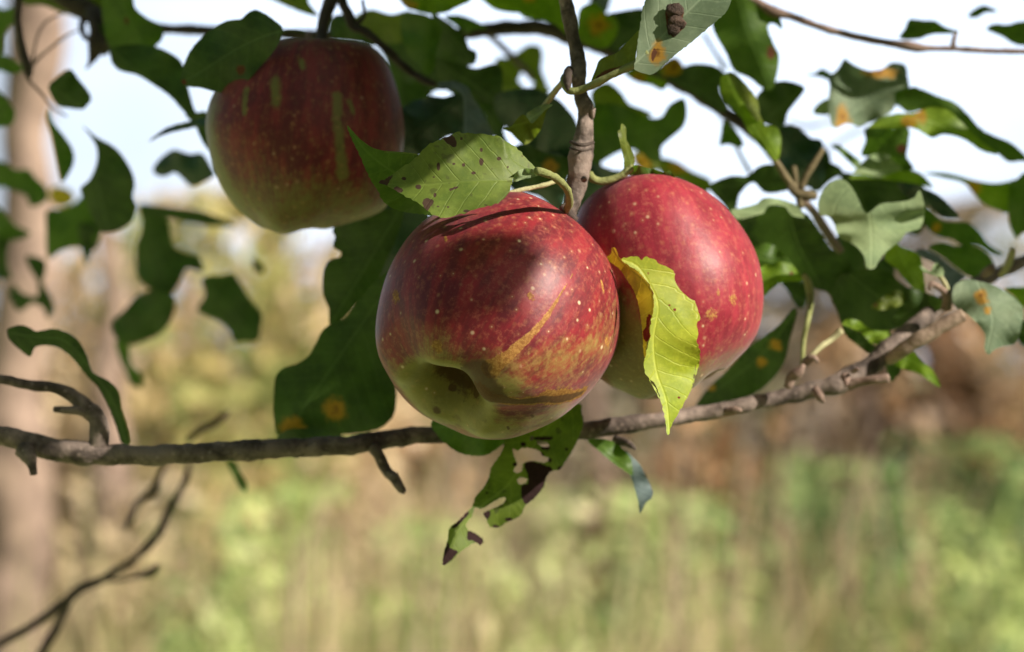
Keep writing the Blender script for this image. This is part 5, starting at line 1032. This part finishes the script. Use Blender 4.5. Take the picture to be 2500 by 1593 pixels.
def shrub(label, px, dist, hw, ytop, nl, mat, seed, tint=(.2, .9), lsize=.05, nst=6, stem='bark_tan', ybot=None, blade=False, cat='shrub', dens_bot=.6):
    r = np.random.default_rng(seed); xc = (px - 1250) * K * dist; top = P(px, ytop, dist)[2]; W_ = hw * K * dist
    bot = P(px, ybot, dist)[2] if ybot else 0.; root = empty('shrub', (xc, dist, 0))
    a = r.random(nl); hgt = bot + (top - bot) * (1 - (1 - r.beta(1.3, 1.1, nl)) ** 1.0)
    rad = W_ * np.sqrt(r.random(nl)) * (.55 + .45 * np.sin(np.pi * np.clip((hgt - bot) / max(top - bot, .1), 0, 1)) ** .5)
    cl = r.integers(0, 60, nl); cc = r.normal(0, 1, (60, 3)) * np.array([W_ * .5, .35, (top - bot) * .28])
    x = xc + cc[cl, 0] + r.normal(0, W_ * .16, nl); y = dist + cc[cl, 1] + r.normal(0, .15, nl); z = np.clip(bot + (top - bot) * .5 + cc[cl, 2] + r.normal(0, .12, nl), .05, top + .1)
    if blade:
        base = np.stack([xc + r.normal(0, W_ * .5, nl), dist + r.normal(0, .4, nl), np.zeros(nl)], 1); hh = top * r.uniform(.55, 1.05, nl)
        V, F = blades(base, hh, np.full(nl, lsize), r.uniform(0, .3, nl), seed); me = fast_mesh('f', V, F, False); k = 6
    else:
        nrm = r.normal(0, 1, (nl, 3)); nrm /= np.linalg.norm(nrm, axis=1)[:, None]; u_ = np.cross(nrm, r.normal(0, 1, (nl, 3))); u_ /= np.linalg.norm(u_, axis=1)[:, None]; v_ = np.cross(nrm, u_)
        s = lsize * r.uniform(.6, 1.3, nl)[:, None]; c_ = np.stack([x, y, z], 1)
        V = np.stack([c_ - u_ * s, c_ + v_ * s * .5 + nrm * s * .1, c_ + u_ * s, c_ - v_ * s * .5 + nrm * s * .1], 1).reshape(-1, 3); F = np.arange(nl * 4).reshape(-1, 4); me = fast_mesh('f', V, F, False); k = 4
    ct = r.uniform(tint[0], tint[1], 60)[cl] + r.normal(0, .12, nl); vattr(me, 'tint', np.repeat(np.clip(ct, 0, 1), k))
    f = link('foliage', me, M[mat]); rebase(f, (xc, dist, 0)); f.location = (0, 0, 0); f.parent = root
    for i in range(nst):
        x0 = r.normal(0, W_ * .25); pts = [np.array([xc + x0 + r.normal(0, .02) + (j / 5) ** 1.3 * r.normal(0, W_ * .25) + x0 * j / 5 * .8, dist + r.normal(0, .05), top * r.uniform(.9, 1.05) * j / 5]) for j in range(6)]
        C = catmull_open(np.array(pts), .2); so = link('stem', tube_world(C, np.linspace(.016, .004, len(C)), 6), M[stem]); rebase(so, (xc, dist, 0)); so.location = (0, 0, 0); so.parent = root
    tag(root, label, cat, 'blurred shrubs behind the meadow')
shrub('yellow green blurred shrub in the gap left of the front apple', 540, 8.5, 210, 600, 2600, 'ygreen', 11, (.0, .9), .05)
shrub('tall tan dry plants behind the left leaf cluster', 250, 9, 230, 540, 1500, 'reed', 12, (.2, 1), .055, nst=7, cat='reeds')
shrub('pale tan dry plants between the left apple and the lower branch', 800, 10, 170, 560, 1300, 'reed', 13, (.1, .9), .055, nst=8, cat='reeds')
shrub('light green shrub just under the left apple', 690, 9.5, 90, 560, 1100, 'ygreen', 14, (0, .5), .05)
shrub('orange tan shrub low on the far left', 120, 10.5, 260, 620, 1800, 'dry', 15, (.5, 1), .06)
shrub('brown and orange shrub at the right edge', 2440, 11, 210, 800, 2600, 'dry', 16, (0, .95), .06)
shrub('orange brown shrub under the pale oval leaf', 2230, 11.5, 190, 800, 1500, 'dry', 17, (.0, 1), .07)
shrub('dusty pink brown shrub under the branch fork', 2020, 12, 200, 850, 1400, 'dry', 18, (.15, 1), .07, stem='bark_red')
shrub('grey green shrub below the yellow leaf', 1780, 11, 200, 960, 1500, 'greyg', 19, (0, .9), .06)
shrub('dull brown shrub under the tattered leaf', 1560, 13, 220, 900, 1700, 'greyg', 20, (.3, 1), .07)
shrub('reddish brown brush below the front apple', 1180, 13.5, 220, 960, 1500, 'dry', 21, (.1, .9), .07)
shrub('tan brush under the left part of the lower branch', 820, 13, 240, 960, 1500, 'dry', 22, (.5, 1), .07)
shrub('low bright green plant at the bottom, left of centre', 640, 7, 170, 1300, 2200, 'lush', 31, (.3, .7), .035, nst=3)
shrub('low pale green plant at the bottom left of the tattered leaf tip', 1080, 7.5, 150, 1370, 1900, 'lush', 32, (.4, .8), .035, nst=3)
shrub('low straw coloured plant at the bottom, right of centre', 1330, 7, 150, 1300, 1000, 'lush', 33, (.5, 1), .03, nst=6)
shrub('low green plant near the bottom, below the right apple', 1620, 7.5, 170, 1300, 1800, 'lush', 34, (.1, .7), .035, nst=4)
shrub('low dark green plant toward the bottom right', 1990, 8, 190, 1220, 2400, 'lush', 35, (0, .3), .04, nst=3)
shrub('low bright green plant in the bottom right corner', 2340, 7, 190, 1350, 2000, 'lush', 36, (.1, .7), .035, nst=4)
shrub('low grey green plant under the brown shrub at the right edge', 2400, 9, 190, 1150, 2200, 'lush', 37, (0, .35), .045, nst=3)
shrub('low tan plant by the second trunk at the bottom left', 420, 7.5, 150, 1250, 900, 'reed', 38, (.1, 1), .035, nst=5)
shrub('straw stalks standing in the meadow below the front apple', 1120, 6.5, 120, 1130, 40, 'reed', 41, (.4, 1), .022, nst=4, blade=True, cat='stalks')
shrub('straw stalks standing at the bottom, left of centre', 760, 6, 130, 1200, 34, 'reed', 42, (.2, 1), .02, nst=3, blade=True, cat='stalks')
shrub('straw stalks standing below the yellow leaf', 1700, 6.5, 150, 1130, 36, 'reed', 43, (.1, .9), .02, nst=4, blade=True, cat='stalks')
shrub('rusty dry stalks standing at the right, under the bare branch', 2080, 7, 200, 1000, 40, 'dry', 44, (.1, .9), .022, nst=4, blade=True, cat='stalks')
shrub('rusty leaved brush in the middle distance below the right apple', 1700, 10, 260, 900, 900, 'rust', 45, (.0, 1), .05, nst=5)
shrub('rusty leaved brush in the middle distance left of the tattered leaf', 980, 11, 160, 980, 700, 'rust', 46, (.0, 1), .05, nst=4)
shrub('rust and orange leaved bush near the right edge', 2380, 9.5, 170, 860, 1000, 'rust', 47, (.0, 1), .05, nst=5)
shrub('grey pink bush behind the leaves at the right', 2300, 16, 330, 560, 2600, 'greyg', 23, (.45, 1), .08, stem='bark_red')
shrub('pale bush far behind the leaves right of the right apple', 1950, 17, 300, 640, 2200, 'greyg', 24, (.5, 1), .08)
shrub('pale brush far behind the front apple', 1400, 18, 420, 700, 2600, 'greyg', 25, (.5, 1), .09)
shrub('pinkish dry brush far behind the left apple', 500, 17, 480, 520, 3000, 'reed', 26, (.5, 1), .08)

M['trunk'] = bark_material('blurred_trunk_bark', (.13, .09, .07), (.42, .30, .235), scale=.10, lent=.2)
def trunk(label, pts, mat, cat='tree'):
    q = [(x, y, d_, w_) for x, y, d_, w_ in pts]; foot = P(*q[0][:3]); root = empty('tree_trunk', foot)
    o = link('trunk', tube_mesh(q, None, 24, .30, seed=4., step=40., fr=5.), mat=M[mat]); rebase(o, foot); o.location = (0, 0, 0); o.parent = root
    tag(root, label, cat, 'blurred trunks and stems behind')
trunk('wide pale blurred trunk along the lower left edge', [(10, 2500, 6.5, 200), (20, 1593, 6.5, 190), (45, 1350, 6.5, 165), (20, 1150, 6.5, 185), (40, 900, 6.5, 150), (75, 620, 6.5, 140), (60, 350, 6.5, 130), (85, 100, 6.5, 130), (95, -400, 6.5, 90)], 'trunk')
trunk('second pinkish blurred trunk, right of the wide pale one', [(200, 2200, 7.5, 100), (225, 1593, 7.5, 90), (222, 1380, 7.5, 74), (270, 1180, 7.5, 104), (258, 900, 7.5, 70), (282, 740, 7.5, 60), (240, 500, 7.5, 40)], 'trunk')
trunk('grey pink blurred stem leaning left in the meadow at the right', [(2420, 1900, 11, 50), (2330, 1420, 11, 56), (2290, 1290, 11, 50), (2190, 1170, 11, 66), (2140, 1070, 11, 60), (2100, 960, 11, 40)], 'trunk', 'stem')
trunk('tan blurred stem standing below the right apple', [(1500, 1800, 10, 60), (1488, 1400, 10, 70), (1462, 1250, 10, 84), (1455, 1100, 10, 60), (1440, 850, 10, 30)], 'trunk', 'stem')
# unseen foliage added behind the camera to keep sky light off the fruit
nq = 9000; xq = nrng.uniform(-14, 12, nq); zt = np.where(xq < 1, 5.5, 2.6); zq = nrng.random(nq) * zt; yq = nrng.uniform(-8.5, -5.5, nq) + np.abs(xq) * .15
nv = nrng.normal(0, 1, (nq, 3)); nv /= np.linalg.norm(nv, axis=1)[:, None]; uq = np.cross(nv, nrng.normal(0, 1, (nq, 3))); uq /= np.linalg.norm(uq, axis=1)[:, None]; vq = np.cross(nv, uq)
cq = np.stack([xq, yq, zq], 1); sq = nrng.uniform(.09, .2, nq)[:, None]
Vq = np.stack([cq - uq * sq, cq + vq * sq * .6, cq + uq * sq, cq - vq * sq * .6], 1).reshape(-1, 3)
tag(link('light_block_foliage', fast_mesh('o', Vq, np.arange(nq * 4).reshape(-1, 4), False), M['dark']), 'unseen dark foliage added behind the viewer to block sky light', 'foliage', None, 'stuff')
# unseen foliage added towards the sun: shades the ground, leaves the fruit lit
nq = 9000; sq_ = nrng.uniform(-6.5, 6, nq); wq = nrng.uniform(4.2, 6.4, nq); hz = np.array([SUN[0], SUN[1]]) / math.hypot(SUN[0], SUN[1])
xq = hz[0] * wq - hz[1] * sq_; yq = hz[1] * wq + hz[0] * sq_; zq = nrng.random(nq) * (3.1 + .5 * np.sin(sq_ * 1.3))
nv = nrng.normal(0, 1, (nq, 3)); nv /= np.linalg.norm(nv, axis=1)[:, None]; uq = np.cross(nv, nrng.normal(0, 1, (nq, 3))); uq /= np.linalg.norm(uq, axis=1)[:, None]; vq = np.cross(nv, uq)
cq = np.stack([xq, yq, zq], 1); sq = nrng.uniform(.08, .17, nq)[:, None]
Vq = np.stack([cq - uq * sq, cq + vq * sq * .6, cq + uq * sq, cq - vq * sq * .6], 1).reshape(-1, 3)
tag(link('light_block_foliage', fast_mesh('o', Vq, np.arange(nq * 4).reshape(-1, 4), False), M['dark']), 'unseen foliage added to the right to shade the ground under the tree', 'foliage', None, 'stuff')
